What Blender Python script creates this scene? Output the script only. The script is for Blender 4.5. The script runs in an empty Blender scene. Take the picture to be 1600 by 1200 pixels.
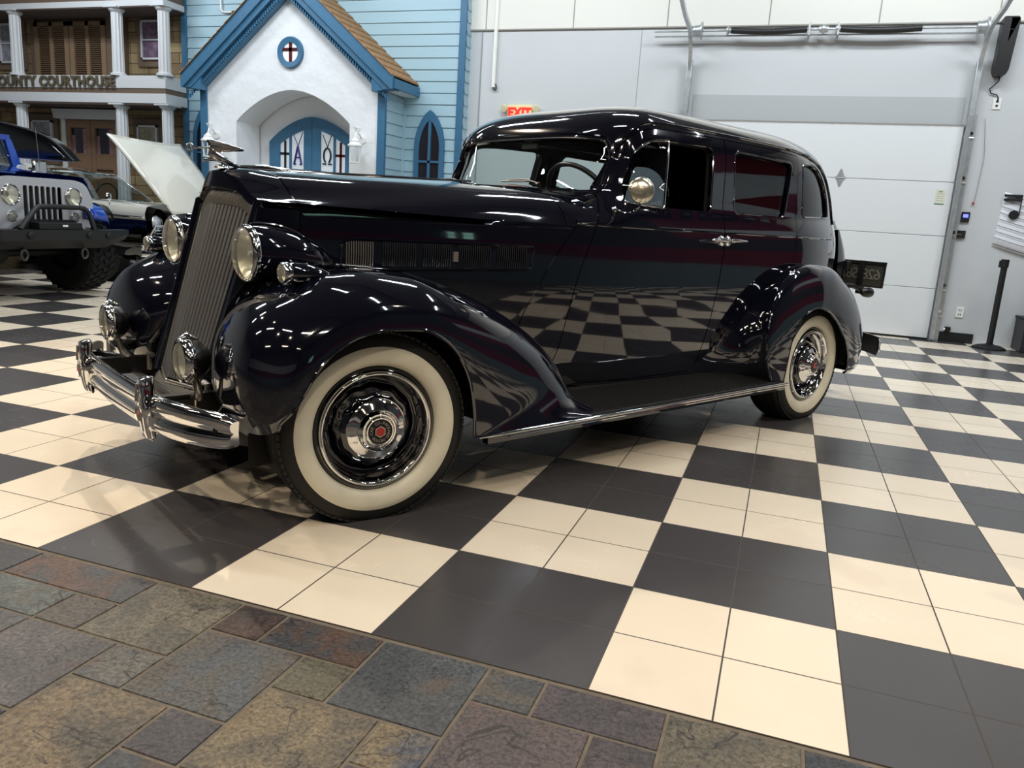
import bpy, bmesh, math, random
import numpy as np
from mathutils import Vector, Matrix, Quaternion
from mathutils.geometry import delaunay_2d_cdt
random.seed(7)
scene = bpy.context.scene
COL = scene.collection
pi = math.pi
# ------------------------------------------------------------------ camera
cd = bpy.data.cameras.new('camera'); cam = bpy.data.objects.new('camera', cd); COL.objects.link(cam)
cR = Vector((0.94130432, 0.33172685, 0.06247784)); cU = Vector((-0.12736357, 0.17761773, 0.97582297)); cF = Vector((-0.31260951, 0.92650377, -0.20944225))
CAM = Vector((1.52890921, -1.70409754, 1.12186428))
cam.matrix_world = Matrix(((cR.x, cU.x, -cF.x, CAM.x), (cR.y, cU.y, -cF.y, CAM.y), (cR.z, cU.z, -cF.z, CAM.z), (0, 0, 0, 1)))
cd.sensor_width = 36; cd.sensor_fit = 'HORIZONTAL'; cd.lens = 36 * 1218.76 / 1600
cd.clip_start = .05; cd.clip_end = 100
scene.camera = cam
scene.cycles.caustics_reflective = False
# ------------------------------------------------------------------ view + world
vs = scene.view_settings
vs.view_transform = 'Standard'; vs.look = 'None'; vs.gamma = 1; vs.use_curve_mapping = False; vs.exposure = 0.72
wd = bpy.data.worlds.new('world'); scene.world = wd; wd.use_nodes = True
wd.node_tree.nodes['Background'].inputs[0].default_value = (.55, .6, .7, 1); wd.node_tree.nodes['Background'].inputs[1].default_value = .15
CEIL = 5.6
# ------------------------------------------------------------------ lamps of the hall
def lamp(name, kind, loc, energy, color, tgt=None, rotz=0, **kw):
    ld = bpy.data.lights.new(name, kind); ld.energy = energy; ld.color = color
    for k, v in kw.items(): setattr(ld, k, v)
    o = bpy.data.objects.new(name, ld); COL.objects.link(o); o.location = loc
    if tgt is not None:
        o.rotation_euler = (Vector(tgt) - Vector(loc)).to_track_quat('-Z', 'Y').to_euler()
    else: o.rotation_euler = (0, 0, rotz)
    return o
COOL = (.88, .95, 1.0); WARM = (1.0, .84, .63); NEUT = (1.0, .95, .88)
TUBES = []
for i, (x, y, rz, pw, c) in enumerate([
    (-9, 5.6, 0, 34, COOL), (-6, 5.2, 0, 34, COOL), (-3, 5.2, 0, 34, COOL), (0, 5.2, 0, 40, COOL), (3, 5.2, 0, 40, COOL), (6, 5.2, 0, 34, COOL),
    (-9, 1.6, 0, 24, COOL), (-6, 1.6, 0, 24, COOL), (-3, 1.6, 0, 22, COOL), (0, 1.6, 0, 22, COOL), (3.2, 1.6, 0, 24, COOL), (6, 1.6, 0, 26, COOL),
    (-6, -2.6, 0, 20, NEUT), (-3, -2.6, 0, 20, NEUT), (.2, -2.6, 0, 20, NEUT), (3.2, -2.6, 0, 20, NEUT), (6, -2.6, 0, 20, NEUT),
    (-3, -6.4, 0, 14, WARM), (1.5, -6.4, 0, 14, WARM), (6, -6.4, 0, 14, WARM)]):
    lamp('tube_lamp', 'AREA', (x, y, CEIL - .37), pw * 1.0, c, rotz=rz, shape='RECTANGLE', size=1.5, size_y=.12)
    TUBES.append((x, y, rz))
SPOTS = []
for (x, y, z, tg, pw) in [(-3.4, 3.6, 4.9, (-.6, .6, 0), 150), (-5.2, .4, 4.9, (-2.2, .8, 0), 95), (1.4, -3.6, 4.9, (.9, -.3, 0), 70), (3.6, -2.4, 4.9, (2.4, .6, 0), 85),
                          (-1.0, -3.4, 4.9, (-.9, -.4, 0), 60), (5.0, 2.2, 4.9, (3.0, 3.0, 0), 60), (-2.2, -1.2, 4.9, (-2.6, 1.6, 0), 60)]:
    lamp('accent_lamp', 'SPOT', (x, y, z), pw * 1.9, WARM, tgt=tg, spot_size=1.35, spot_blend=.7, shadow_soft_size=.05)
    SPOTS.append((x, y, z, tg))
for x in (-8, -4.5, -1.5, 2, 4.6):
    lamp('wall_wash_lamp', 'AREA', (x, 6.2, CEIL - .5), 30 * 1.0, COOL, tgt=(x, 8.6, 2.2), shape='RECTANGLE', size=1.6, size_y=.2)

# ------------------------------------------------------------------ materials
def s2l(c):
    return tuple((v / 12.92 if v <= .04045 else ((v + .055) / 1.055) ** 2.4) for v in c)
MATS = {}
def mat(name, rgb=(.5, .5, .5), rough=.5, metal=0., coat=0., spec=.5, noise=None, bump=None, emit=None, lin=False):
    if name in MATS: return MATS[name]
    m = bpy.data.materials.new(name); m.use_nodes = True; nt = m.node_tree; b = nt.nodes['Principled BSDF']
    c = rgb if lin else s2l(rgb)
    b.inputs['Base Color'].default_value = (*c, 1); b.inputs['Roughness'].default_value = rough; b.inputs['Metallic'].default_value = metal
    b.inputs['Coat Weight'].default_value = coat; b.inputs['Coat Roughness'].default_value = .02; b.inputs['Specular IOR Level'].default_value = spec
    if emit: b.inputs['Emission Color'].default_value = (*s2l(emit[0]), 1); b.inputs['Emission Strength'].default_value = emit[1]
    tc = nt.nodes.new('ShaderNodeTexCoord')
    if noise:
        sc, amt = noise[:2]
        n = nt.nodes.new('ShaderNodeTexNoise'); n.inputs['Scale'].default_value = sc; n.inputs['Detail'].default_value = 6
        nt.links.new(tc.outputs['Object'], n.inputs['Vector'])
        mp = nt.nodes.new('ShaderNodeMapRange'); mp.inputs[3].default_value = 1 - amt; mp.inputs[4].default_value = 1 + amt
        mp.inputs[1].default_value = .3; mp.inputs[2].default_value = .7
        nt.links.new(n.outputs[0], mp.inputs[0])
        mx = nt.nodes.new('ShaderNodeMix'); mx.data_type = 'RGBA'; mx.blend_type = 'MULTIPLY'; mx.inputs[0].default_value = 1
        mx.inputs[6].default_value = (*c, 1); nt.links.new(mp.outputs[0], mx.inputs[7]); nt.links.new(mx.outputs[2], b.inputs['Base Color'])
    if bump:
        sc, st = bump[:2]
        n = nt.nodes.new('ShaderNodeTexNoise'); n.inputs['Scale'].default_value = sc; n.inputs['Detail'].default_value = 5
        nt.links.new(tc.outputs['Object'], n.inputs['Vector'])
        bp = nt.nodes.new('ShaderNodeBump'); bp.inputs['Strength'].default_value = st; bp.inputs['Distance'].default_value = bump[2] if len(bump) > 2 else .01
        nt.links.new(n.outputs[0], bp.inputs['Height']); nt.links.new(bp.outputs[0], b.inputs['Normal'])
    MATS[name] = m
    return m
def glass(name, tint=(.9, .95, .93), refl=1.0, ior=1.5, rough=0.0):
    if name in MATS: return MATS[name]
    m = bpy.data.materials.new(name); m.use_nodes = True; nt = m.node_tree; nt.nodes.clear()
    o = nt.nodes.new('ShaderNodeOutputMaterial'); mx = nt.nodes.new('ShaderNodeMixShader'); t = nt.nodes.new('ShaderNodeBsdfTransparent'); g = nt.nodes.new('ShaderNodeBsdfGlossy')
    ge = nt.nodes.new('ShaderNodeNewGeometry'); dt = nt.nodes.new('ShaderNodeVectorMath'); dt.operation = 'DOT_PRODUCT'
    nt.links.new(ge.outputs['Normal'], dt.inputs[0]); nt.links.new(ge.outputs['Incoming'], dt.inputs[1])
    def mm(op, a, c):
        k = nt.nodes.new('ShaderNodeMath'); k.operation = op
        for i_, q_ in enumerate((a, c)):
            if isinstance(q_, (int, float)): k.inputs[i_].default_value = q_
            elif q_ is not None: nt.links.new(q_, k.inputs[i_])
        return k.outputs[0]
    f0 = 1.8 * ((ior - 1) / (ior + 1)) ** 2
    fz = mm('ADD', mm('MULTIPLY', mm('POWER', mm('SUBTRACT', 1.0, mm('ABSOLUTE', dt.outputs['Value'], None)), 5.0), 1 - f0), f0)
    t.inputs[0].default_value = (*tint, 1); g.inputs['Roughness'].default_value = rough; g.inputs[0].default_value = (refl, refl, refl, 1)
    nt.links.new(fz, mx.inputs[0]); nt.links.new(t.outputs[0], mx.inputs[1]); nt.links.new(g.outputs[0], mx.inputs[2]); nt.links.new(mx.outputs[0], o.inputs[0])
    MATS[name] = m
    return m
PAINT = mat('midnight_paint', (.0028, .0034, .0080), .06, coat=1.0, lin=True)
CHROME = mat('chrome', (.90, .90, .90), .06, 1.0)
SATIN = mat('satin_nickel', (.72, .70, .67), .28, .9)
GRILLM = mat('grille_nickel', (.60, .60, .60), .30, .8)
RUBBER = mat('tyre_rubber', (.075, .072, .07), .7, bump=(120, .2, .002))
WHITEW = mat('whitewall_rubber', (.84, .82, .745), .5, noise=(9, .07))
BLACKM = mat('matte_black', (.03, .03, .033), .6)
DARK = mat('dark_trim', (.02, .02, .022), .35)
GLASS = glass('window_glass', (.80, .86, .85), 1.0, 1.5)
GLASSD = glass('dark_window_glass', (.36, .40, .42), 1.0, 1.55)
LENS = glass('lens_glass', (.93, .93, .88), 1.0, 1.5)
nt_ = LENS.node_tree; out_ = [n for n in nt_.nodes if n.type == 'OUTPUT_MATERIAL'][0]; src_ = out_.inputs[0].links[0].from_socket
pb_ = nt_.nodes.new('ShaderNodeBsdfPrincipled'); pb_.inputs['Base Color'].default_value = (.80, .80, .74, 1); pb_.inputs['Roughness'].default_value = .18; pb_.inputs['Metallic'].default_value = .5
mx_ = nt_.nodes.new('ShaderNodeMixShader'); mx_.inputs[0].default_value = .30; nt_.links.new(src_, mx_.inputs[1]); nt_.links.new(pb_.outputs[0], mx_.inputs[2]); nt_.links.new(mx_.outputs[0], out_.inputs[0])

# ------------------------------------------------------------------ mesh helpers
def prop(o, label=None, cat=None, group=None, kind=None):
    if label: o['label'] = label
    if cat: o['category'] = cat
    if group: o['group'] = group
    if kind: o['kind'] = kind
    return o
def empty(name, loc=(0, 0, 0), rz=0, label=None, cat=None, group=None):
    o = bpy.data.objects.new(name, None); COL.objects.link(o); o.location = loc; o.rotation_euler = (0, 0, rz); o.empty_display_size = .1
    return prop(o, label, cat, group)
class MB:
    def __init__(s): s.v = []; s.f = []; s.mi = []; s.cur = 0
    def add(s, vs, fs):
        n = len(s.v); s.v += [tuple(p) for p in vs]; s.f += [tuple(i + n for i in f) for f in fs]; s.mi += [s.cur] * len(fs); return s
    def m(s, i): s.cur = i; return s
    def box(s, x0, x1, y0, y1, z0, z1):
        vs = [(x, y, z) for x in (x0, x1) for y in (y0, y1) for z in (z0, z1)]
        return s.add(vs, [(0, 1, 3, 2), (4, 6, 7, 5), (0, 4, 5, 1), (2, 3, 7, 6), (0, 2, 6, 4), (1, 5, 7, 3)])
    def obox(s, c, ax, ay, az):
        c = Vector(c); ax = Vector(ax); ay = Vector(ay); az = Vector(az)
        vs = [c + ax * i + ay * j + az * k for i in (-1, 1) for j in (-1, 1) for k in (-1, 1)]
        return s.add(vs, [(0, 1, 3, 2), (4, 6, 7, 5), (0, 4, 5, 1), (2, 3, 7, 6), (0, 2, 6, 4), (1, 5, 7, 3)])
    def grid(s, P, cu=False, cv=False):
        nu = len(P); nv = len(P[0]); vs = [p for r in P for p in r]; fs = []
        for i in range(nu if cu else nu - 1):
            for j in range(nv if cv else nv - 1):
                fs.append((i * nv + j, ((i + 1) % nu) * nv + j, ((i + 1) % nu) * nv + (j + 1) % nv, i * nv + (j + 1) % nv))
        return s.add(vs, fs)
    def lathe(s, prof, o=(0, 0, 0), ax=(0, 0, 1), n=32, wob=None, caps=True, up=None):
        ax = Vector(ax).normalized(); o = Vector(o)
        u = Vector(up).normalized() if up else ax.orthogonal().normalized(); w = ax.cross(u)
        P = []
        for i in range(n):
            a = 2 * pi * i / n; row = []
            for k, (r, h) in enumerate(prof):
                rr = r * (wob(a, k) if wob else 1)
                row.append(o + ax * h + u * (rr * math.cos(a)) + w * (rr * math.sin(a)))
            P.append(row)
        s.grid(P, cu=True)
        if caps:
            for k in (0, len(prof) - 1):
                if prof[k][0] > 1e-5:
                    s.add([P[i][k] for i in range(n)], [tuple(range(n)) if k else tuple(range(n))[::-1]])
        return s
    def tube(s, pts, r, n=10, closed=False, caps=True, flat=None):
        pts = [Vector(p) for p in pts]; N = len(pts); rr = r if isinstance(r, (list, tuple)) else [r] * N
        P = []; prev = None
        for i in range(N):
            a = pts[(i - 1) % N] if (closed or i > 0) else pts[i]; b = pts[(i + 1) % N] if (closed or i < N - 1) else pts[i]
            t = (b - a).normalized()
            if prev is None: u = t.orthogonal().normalized()
            else:
                u = prev - t * prev.dot(t)
                u = u.normalized() if u.length > 1e-6 else t.orthogonal().normalized()
            prev = u; w = t.cross(u)
            P.append([pts[i] + u * (rr[i] * math.cos(2 * pi * k / n)) + w * (rr[i] * math.sin(2 * pi * k / n)) for k in range(n)])
        s.grid(P, cu=closed, cv=True)
        if caps and not closed:
            s.add(P[0], [tuple(range(n))]); s.add(P[-1], [tuple(range(n))[::-1]])
        return s
    def prism(s, poly, fa, fb):
        """poly: 2-D points; fa, fb map a 2-D point to the two 3-D ends"""
        n = len(poly); A = [fa(*p) for p in poly]; B = [fb(*p) for p in poly]
        from mathutils.geometry import tessellate_polygon
        tri = tessellate_polygon([[Vector((p[0], p[1], 0)) for p in poly]])
        s.add(A + B, [tuple(t) for t in tri] + [tuple(n + i for i in t[::-1]) for t in tri] + [(i, (i + 1) % n, n + (i + 1) % n, n + i) for i in range(n)])
        return s
    def mirror(s):
        m = MB(); m.v = [(x, -y, z) for x, y, z in s.v]; m.f = [f[::-1] for f in s.f]; m.mi = list(s.mi); return m
    def build(s, name, mats, parent=None, smooth=40, loc=None, bevel=0, fixn=True):
        me = bpy.data.meshes.new(name); me.from_pydata([tuple(p) for p in s.v], [], s.f); 
        mats = mats if isinstance(mats, (list, tuple)) else [mats]
        for m_ in mats: me.materials.append(m_)
        for p, i in zip(me.polygons, s.mi): p.material_index = i
        if fixn:
            bm = bmesh.new(); bm.from_mesh(me); bmesh.ops.remove_doubles(bm, verts=bm.verts, dist=1e-5); bmesh.ops.recalc_face_normals(bm, faces=bm.faces); bm.to_mesh(me); bm.free()
        o = bpy.data.objects.new(name, me); COL.objects.link(o)
        if loc: o.location = loc
        if parent: o.parent = parent
        if smooth:
            me.shade_smooth(); me.set_sharp_from_angle(angle=math.radians(smooth))
        if bevel:
            b = o.modifiers.new('bevel', 'BEVEL'); b.width = bevel; b.segments = 2; b.limit_method = 'ANGLE'; b.angle_limit = math.radians(40)
        return o
def text(name, body, size, depth, material, matrix, parent=None, align='LEFT', mb=None, space=1.0, offset=0.0):
    cu = bpy.data.curves.new(name, 'FONT'); cu.body = body; cu.size = size; cu.extrude = depth; cu.align_x = align; cu.space_character = space; cu.offset = offset
    cu.resolution_u = 4
    t = bpy.data.objects.new(name + '_src', cu); COL.objects.link(t)
    dg = bpy.context.evaluated_depsgraph_get(); me = bpy.data.meshes.new_from_object(t.evaluated_get(dg)); 
    bpy.data.objects.remove(t); bpy.data.curves.remove(cu)
    if mb is not None:
        mb.add([matrix @ v.co for v in me.vertices], [tuple(p.vertices) for p in me.polygons]); bpy.data.meshes.remove(me); return None
    me.transform(matrix); me.name = name; me.materials.clear(); me.materials.append(material)
    o = bpy.data.objects.new(name, me); COL.objects.link(o)
    if parent: o.parent = parent
    return o
def fr(o, x, y, z):
    m = Matrix.Identity(4)
    for i, a in enumerate((x, y, z)):
        a = Vector(a)
        for k in range(3): m[k][i] = a[k]
    for k in range(3): m[k][3] = o[k]
    return m
def crom(pts, k=6, closed=False):
    P = [Vector(p) for p in pts]; n = len(P); out = []
    for i in range(n if closed else n - 1):
        p0 = P[(i - 1) % n] if (closed or i > 0) else P[0] * 2 - P[1]; p1 = P[i]; p2 = P[(i + 1) % n]; p3 = P[(i + 2) % n] if (closed or i + 2 < n) else p2 * 2 - p1
        for j in range(k):
            t = j / k; out.append(.5 * ((2 * p1) + (p2 - p0) * t + (2 * p0 - 5 * p1 + 4 * p2 - p3) * t * t + (3 * p1 - p0 - 3 * p2 + p3) * t ** 3))
    if not closed: out.append(P[-1])
    return out
def stube(b, pts, r, n=10, k=6):
    q = crom(pts, k)
    if isinstance(r, (list, tuple)):
        m = len(q); rr = []
        for i in range(m):
            u = i / k; a = min(int(u), len(r) - 2); t = u - a; rr.append(r[a] * (1 - t) + r[a + 1] * t)
        r = rr
    return b.tube(q, r, n)
def arcpts(cx, cy, r, a0, a1, n):
    return [(cx + r * math.cos(math.radians(a0 + (a1 - a0) * i / n)), cy + r * math.sin(math.radians(a0 + (a1 - a0) * i / n))) for i in range(n + 1)]
def rounded(poly, r, n=5):
    out = []; N = len(poly)
    for i in range(N):
        p = Vector(poly[i]); a = Vector(poly[i - 1]); b = Vector(poly[(i + 1) % N])
        d1 = (a - p); d2 = (b - p); rr = r[i] if isinstance(r, (list, tuple)) else r
        rr = min(rr, d1.length * .48, d2.length * .48); p1 = p + d1.normalized() * rr; p2 = p + d2.normalized() * rr
        for k in range(n + 1):
            t = k / n; q = p1 * (1 - t) ** 2 + p * (2 * t * (1 - t)) + p2 * t * t; out.append((q.x, q.y))
    return out
def copy_tree(o, parent=None):
    c = o.copy(); COL.objects.link(c); c.parent = parent
    for ch in list(o.children): copy_tree(ch, c)
    return c

# ------------------------------------------------------------------ procedural floor materials
T = .3
def nn(nt, typ, **kw):
    n = nt.nodes.new(typ)
    for k, v in kw.items(): setattr(n, k, v)
    return n
def mth(nt, op, a, b=None):
    n = nn(nt, 'ShaderNodeMath', operation=op)
    for i, x in enumerate((a, b)):
        if x is None: continue
        if isinstance(x, (int, float)): n.inputs[i].default_value = x
        else: nt.links.new(x, n.inputs[i])
    return n.outputs[0]
def tile_mat():
    m = bpy.data.materials.new('checker_tile'); m.use_nodes = True; nt = m.node_tree; b = nt.nodes['Principled BSDF']
    tc = nn(nt, 'ShaderNodeTexCoord'); sp = nn(nt, 'ShaderNodeSeparateXYZ'); nt.links.new(tc.outputs['Object'], sp.inputs[0])
    x, y = sp.outputs[0], sp.outputs[1]
    fx = mth(nt, 'FLOOR', mth(nt, 'DIVIDE', x, 2 * T)); fy = mth(nt, 'FLOOR', mth(nt, 'DIVIDE', y, 2 * T))
    par = mth(nt, 'FLOORED_MODULO', mth(nt, 'ADD', fx, fy), 2.0)   # 0 cream, 1 black
    def line(c):
        t = mth(nt, 'DIVIDE', c, T); f = mth(nt, 'SUBTRACT', t, mth(nt, 'ROUND', t)); return mth(nt, 'ABSOLUTE', f)
    d = mth(nt, 'MINIMUM', line(x), line(y)); gr = mth(nt, 'LESS_THAN', d, .0080)
    # per tile tone
    cx = mth(nt, 'FLOOR', mth(nt, 'DIVIDE', x, T)); cy = mth(nt, 'FLOOR', mth(nt, 'DIVIDE', y, T))
    cb = nn(nt, 'ShaderNodeCombineXYZ'); nt.links.new(cx, cb.inputs[0]); nt.links.new(cy, cb.inputs[1])
    wn = nn(nt, 'ShaderNodeTexWhiteNoise'); nt.links.new(cb.outputs[0], wn.inputs['Vector'])
    ns = nn(nt, 'ShaderNodeTexNoise'); ns.inputs['Scale'].default_value = 2.2; ns.inputs['Detail'].default_value = 8; ns.inputs['Roughness'].default_value = .65; nt.links.new(tc.outputs['Object'], ns.inputs['Vector'])
    tone = mth(nt, 'ADD', mth(nt, 'MULTIPLY', wn.outputs['Value'], .06), mth(nt, 'MULTIPLY', ns.outputs[0], .16))
    tone = mth(nt, 'ADD', tone, .88)
    # scuff stains on the pale tiles
    st = nn(nt, 'ShaderNodeTexNoise'); st.inputs['Scale'].default_value = 1.3; st.inputs['Detail'].default_value = 10; st.inputs['Distortion'].default_value = .3; nt.links.new(tc.outputs['Object'], st.inputs['Vector'])
    sr = nn(nt, 'ShaderNodeMapRange'); sr.inputs[1].default_value = .60; sr.inputs[2].default_value = .78; nt.links.new(st.outputs[0], sr.inputs[0])
    mc = nn(nt, 'ShaderNodeMix', data_type='RGBA'); mc.inputs[6].default_value = (*s2l((.93, .875, .79)), 1); mc.inputs[7].default_value = (*s2l((.80, .70, .62)), 1); nt.links.new(mth(nt, 'MULTIPLY', sr.outputs[0], .6), mc.inputs[0])
    mx = nn(nt, 'ShaderNodeMix', data_type='RGBA'); nt.links.new(par, mx.inputs[0]); nt.links.new(mc.outputs[2], mx.inputs[6]); mx.inputs[7].default_value = (*s2l((.275, .265, .268)), 1)
    m2 = nn(nt, 'ShaderNodeMix', data_type='RGBA', blend_type='MULTIPLY'); m2.inputs[0].default_value = 1; nt.links.new(mx.outputs[2], m2.inputs[6]); nt.links.new(tone, m2.inputs[7])
    m3 = nn(nt, 'ShaderNodeMix', data_type='RGBA'); nt.links.new(gr, m3.inputs[0]); nt.links.new(m2.outputs[2], m3.inputs[6]); m3.inputs[7].default_value = (*s2l((.27, .245, .23)), 1)
    nt.links.new(m3.outputs[2], b.inputs['Base Color'])
    rg = mth(nt, 'ADD', mth(nt, 'MULTIPLY', gr, .5), mth(nt, 'ADD', .20, mth(nt, 'MULTIPLY', ns.outputs[0], .12)))
    nt.links.new(rg, b.inputs['Roughness'])
    bp = nn(nt, 'ShaderNodeBump'); bp.inputs['Strength'].default_value = .35; bp.inputs['Distance'].default_value = .002
    h = mth(nt, 'SUBTRACT', 1.0, gr); nt.links.new(h, bp.inputs['Height']); nt.links.new(bp.outputs[0], b.inputs['Normal'])
    return m
def slate_mat():
    m = bpy.data.materials.new('slate_stone'); m.use_nodes = True; nt = m.node_tree; b = nt.nodes['Principled BSDF']
    at = nn(nt, 'ShaderNodeAttribute', attribute_name='stone'); a2 = nn(nt, 'ShaderNodeAttribute', attribute_name='vein'); off = nn(nt, 'ShaderNodeAttribute', attribute_name='shift')
    tc = nn(nt, 'ShaderNodeTexCoord'); va = nn(nt, 'ShaderNodeVectorMath', operation='ADD'); nt.links.new(tc.outputs['Object'], va.inputs[0]); nt.links.new(off.outputs['Vector'], va.inputs[1])
    n1 = nn(nt, 'ShaderNodeTexNoise'); n1.inputs['Scale'].default_value = 4.5; n1.inputs['Detail'].default_value = 12; n1.inputs['Roughness'].default_value = .62; n1.inputs['Distortion'].default_value = .9; nt.links.new(va.outputs[0], n1.inputs['Vector'])
    n2 = nn(nt, 'ShaderNodeTexNoise'); n2.inputs['Scale'].default_value = 95; n2.inputs['Detail'].default_value = 12; n2.inputs['Roughness'].default_value = .72; nt.links.new(va.outputs[0], n2.inputs['Vector'])
    mr = nn(nt, 'ShaderNodeMapRange'); mr.inputs[1].default_value = .44; mr.inputs[2].default_value = .58; nt.links.new(n1.outputs[0], mr.inputs[0])
    mx = nn(nt, 'ShaderNodeMix', data_type='RGBA'); nt.links.new(mr.outputs[0], mx.inputs[0]); nt.links.new(at.outputs['Color'], mx.inputs[6]); nt.links.new(a2.outputs['Color'], mx.inputs[7])
    sp = nn(nt, 'ShaderNodeMapRange'); sp.inputs[1].default_value = .3; sp.inputs[2].default_value = .7; sp.inputs[1].default_value = .34; sp.inputs[2].default_value = .68; sp.inputs[3].default_value = .20; sp.inputs[4].default_value = 1.85; nt.links.new(n2.outputs[0], sp.inputs[0])
    m2 = nn(nt, 'ShaderNodeMix', data_type='RGBA', blend_type='MULTIPLY'); m2.inputs[0].default_value = 1; nt.links.new(mx.outputs[2], m2.inputs[6]); nt.links.new(sp.outputs[0], m2.inputs[7])
    # cleft edges
    vo = nn(nt, 'ShaderNodeTexNoise'); vo.inputs['Scale'].default_value = 2.4; vo.inputs['Detail'].default_value = 4; vo.inputs['Distortion'].default_value = .8; nt.links.new(va.outputs[0], vo.inputs['Vector'])
    stp = mth(nt, 'MULTIPLY', mth(nt, 'FLOOR', mth(nt, 'MULTIPLY', vo.outputs[0], 9.0)), .12)
    fr_ = mth(nt, 'ABSOLUTE', mth(nt, 'SUBTRACT', mth(nt, 'FRACT', mth(nt, 'MULTIPLY', vo.outputs[0], 4.5)), .5)); ck = mth(nt, 'LESS_THAN', fr_, .012)
    m4 = nn(nt, 'ShaderNodeMix', data_type='RGBA'); nt.links.new(mth(nt, 'MULTIPLY', ck, .75), m4.inputs[0]); nt.links.new(m2.outputs[2], m4.inputs[6]); m4.inputs[7].default_value = (.02, .017, .014, 1)
    r3 = nn(nt, 'ShaderNodeTexNoise'); r3.inputs['Scale'].default_value = 3.1; r3.inputs['Detail'].default_value = 10; r3.inputs['Distortion'].default_value = 1.6; nt.links.new(va.outputs[0], r3.inputs['Vector'])
    r4 = nn(nt, 'ShaderNodeMapRange'); r4.inputs[1].default_value = .58; r4.inputs[2].default_value = .72; nt.links.new(r3.outputs[0], r4.inputs[0])
    m5 = nn(nt, 'ShaderNodeMix', data_type='RGBA'); nt.links.new(mth(nt, 'MULTIPLY', r4.outputs[0], .5), m5.inputs[0]); nt.links.new(m4.outputs[2], m5.inputs[6]); m5.inputs[7].default_value = (*s2l((.40, .29, .20)), 1)
    nt.links.new(m5.outputs[2], b.inputs['Base Color']); b.inputs['Roughness'].default_value = .38
    h = mth(nt, 'ADD', mth(nt, 'ADD', stp, mth(nt, 'MULTIPLY', n1.outputs[0], .6)), mth(nt, 'MULTIPLY', n2.outputs[0], .25))
    bp = nn(nt, 'ShaderNodeBump'); bp.inputs['Strength'].default_value = .8; bp.inputs['Distance'].default_value = .014; nt.links.new(h, bp.inputs['Height']); nt.links.new(bp.outputs[0], b.inputs['Normal'])
    return m
XL, XR, YB, YF = -13.0, 8.6, 8.65, -8.5
f = MB().box(XL, XR, 0, YB, -.1, 0).build('floor', tile_mat(), smooth=0); prop(f, kind='structure')
# slate border: stones on a 0.15 m module, coordinates (column, row, w, h)
known = {(-1, 0): (2, 2, (.47, .43, .35), (.37, .35, .30)), (-4, 0): (3, 1, (.31, .31, .32), (.44, .30, .23)), (-6, 0): (2, 1, (.31, .31, .33), (.26, .26, .28)), (-4, 1): (2, 1, (.42, .45, .42), (.34, .37, .36)),
         (-2, 1): (1, 1, (.39, .35, .31), (.35, .31, .28)), (-2, 2): (2, 2, (.44, .41, .40), (.36, .34, .34)), (0, 2): (1, 1, (.36, .35, .35), (.43, .41, .37)), (1, 0): (1, 1, (.34, .24, .21), (.25, .21, .20)),
         (2, 0): (2, 1, (.27, .27, .28), (.40, .27, .20)), (1, 1): (2, 2, (.34, .36, .38), (.38, .34, .29)), (3, 1): (1, 1, (.42, .39, .29), (.34, .33, .27)), (4, 0): (2, 2, (.34, .35, .36), (.29, .30, .31)),
         (3, 2): (2, 2, (.54, .46, .32), (.40, .35, .28)), (0, 3): (2, 2, (.53, .44, .31), (.38, .34, .28)), (2, 3): (1, 1, (.36, .32, .32), (.30, .28, .29)), (5, 2): (1, 1, (.30, .31, .36), (.52, .44, .30)),
         (6, 0): (1, 1, (.30, .30, .30), (.42, .36, .26)), (7, 0): (2, 1, (.37, .30, .30), (.31, .27, .28)), (6, 1): (2, 2, (.39, .32, .31), (.33, .28, .28)), (8, 1): (1, 1, (.36, .29, .29), (.31, .27, .27)),
         (9, 0): (2, 2, (.50, .44, .33), (.36, .33, .27)), (11, 0): (2, 2, (.29, .30, .32), (.25, .26, .28)), (5, 3): (1, 2, (.38, .31, .30), (.31, .27, .27)), (-4, 2): (2, 2, (.37, .36, .36), (.33, .33, .33)), (-2, 4): (2, 1, (.36, .36, .37), (.31, .31, .32)), (-4, 4): (2, 2, (.56, .47, .33), (.45, .38, .29)), (2, 4): (1, 2, (.33, .34, .35), (.28, .29, .30))}
pal = [((.36, .36, .37), (.30, .31, .32)), ((.42, .39, .31), (.34, .33, .28)), ((.50, .43, .31), (.38, .34, .27)), ((.38, .31, .30), (.32, .28, .28)), ((.43, .41, .39), (.36, .35, .35)), ((.31, .31, .33), (.42, .30, .23))]
taken = set(); stones = []
def put(k, j, w, h, a, b):
    for i in range(w):
        for q in range(h): taken.add((k + i, j + q))
    stones.append((k, j, w, h, a, b))
for (k, j), (w, h, a, b) in known.items(): put(k, j, w, h, a, b)
rs = random.Random(4)
for j in range(0, 56):
    for k in range(-87, 56):
        if (k, j) in taken: continue
        sz = [(2, 2), (2, 1), (1, 1), (3, 2), (1, 2)]; rs.shuffle(sz)
        for w, h in sz + [(1, 1)]:
            if all((k + i, j + q) not in taken for i in range(w) for q in range(h)): break
        a, b = rs.choice(pal); put(k, j, w, h, a, b)
g = .0028
sv, sf_, cols, veins, shf = [], [], [], [], []
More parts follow.
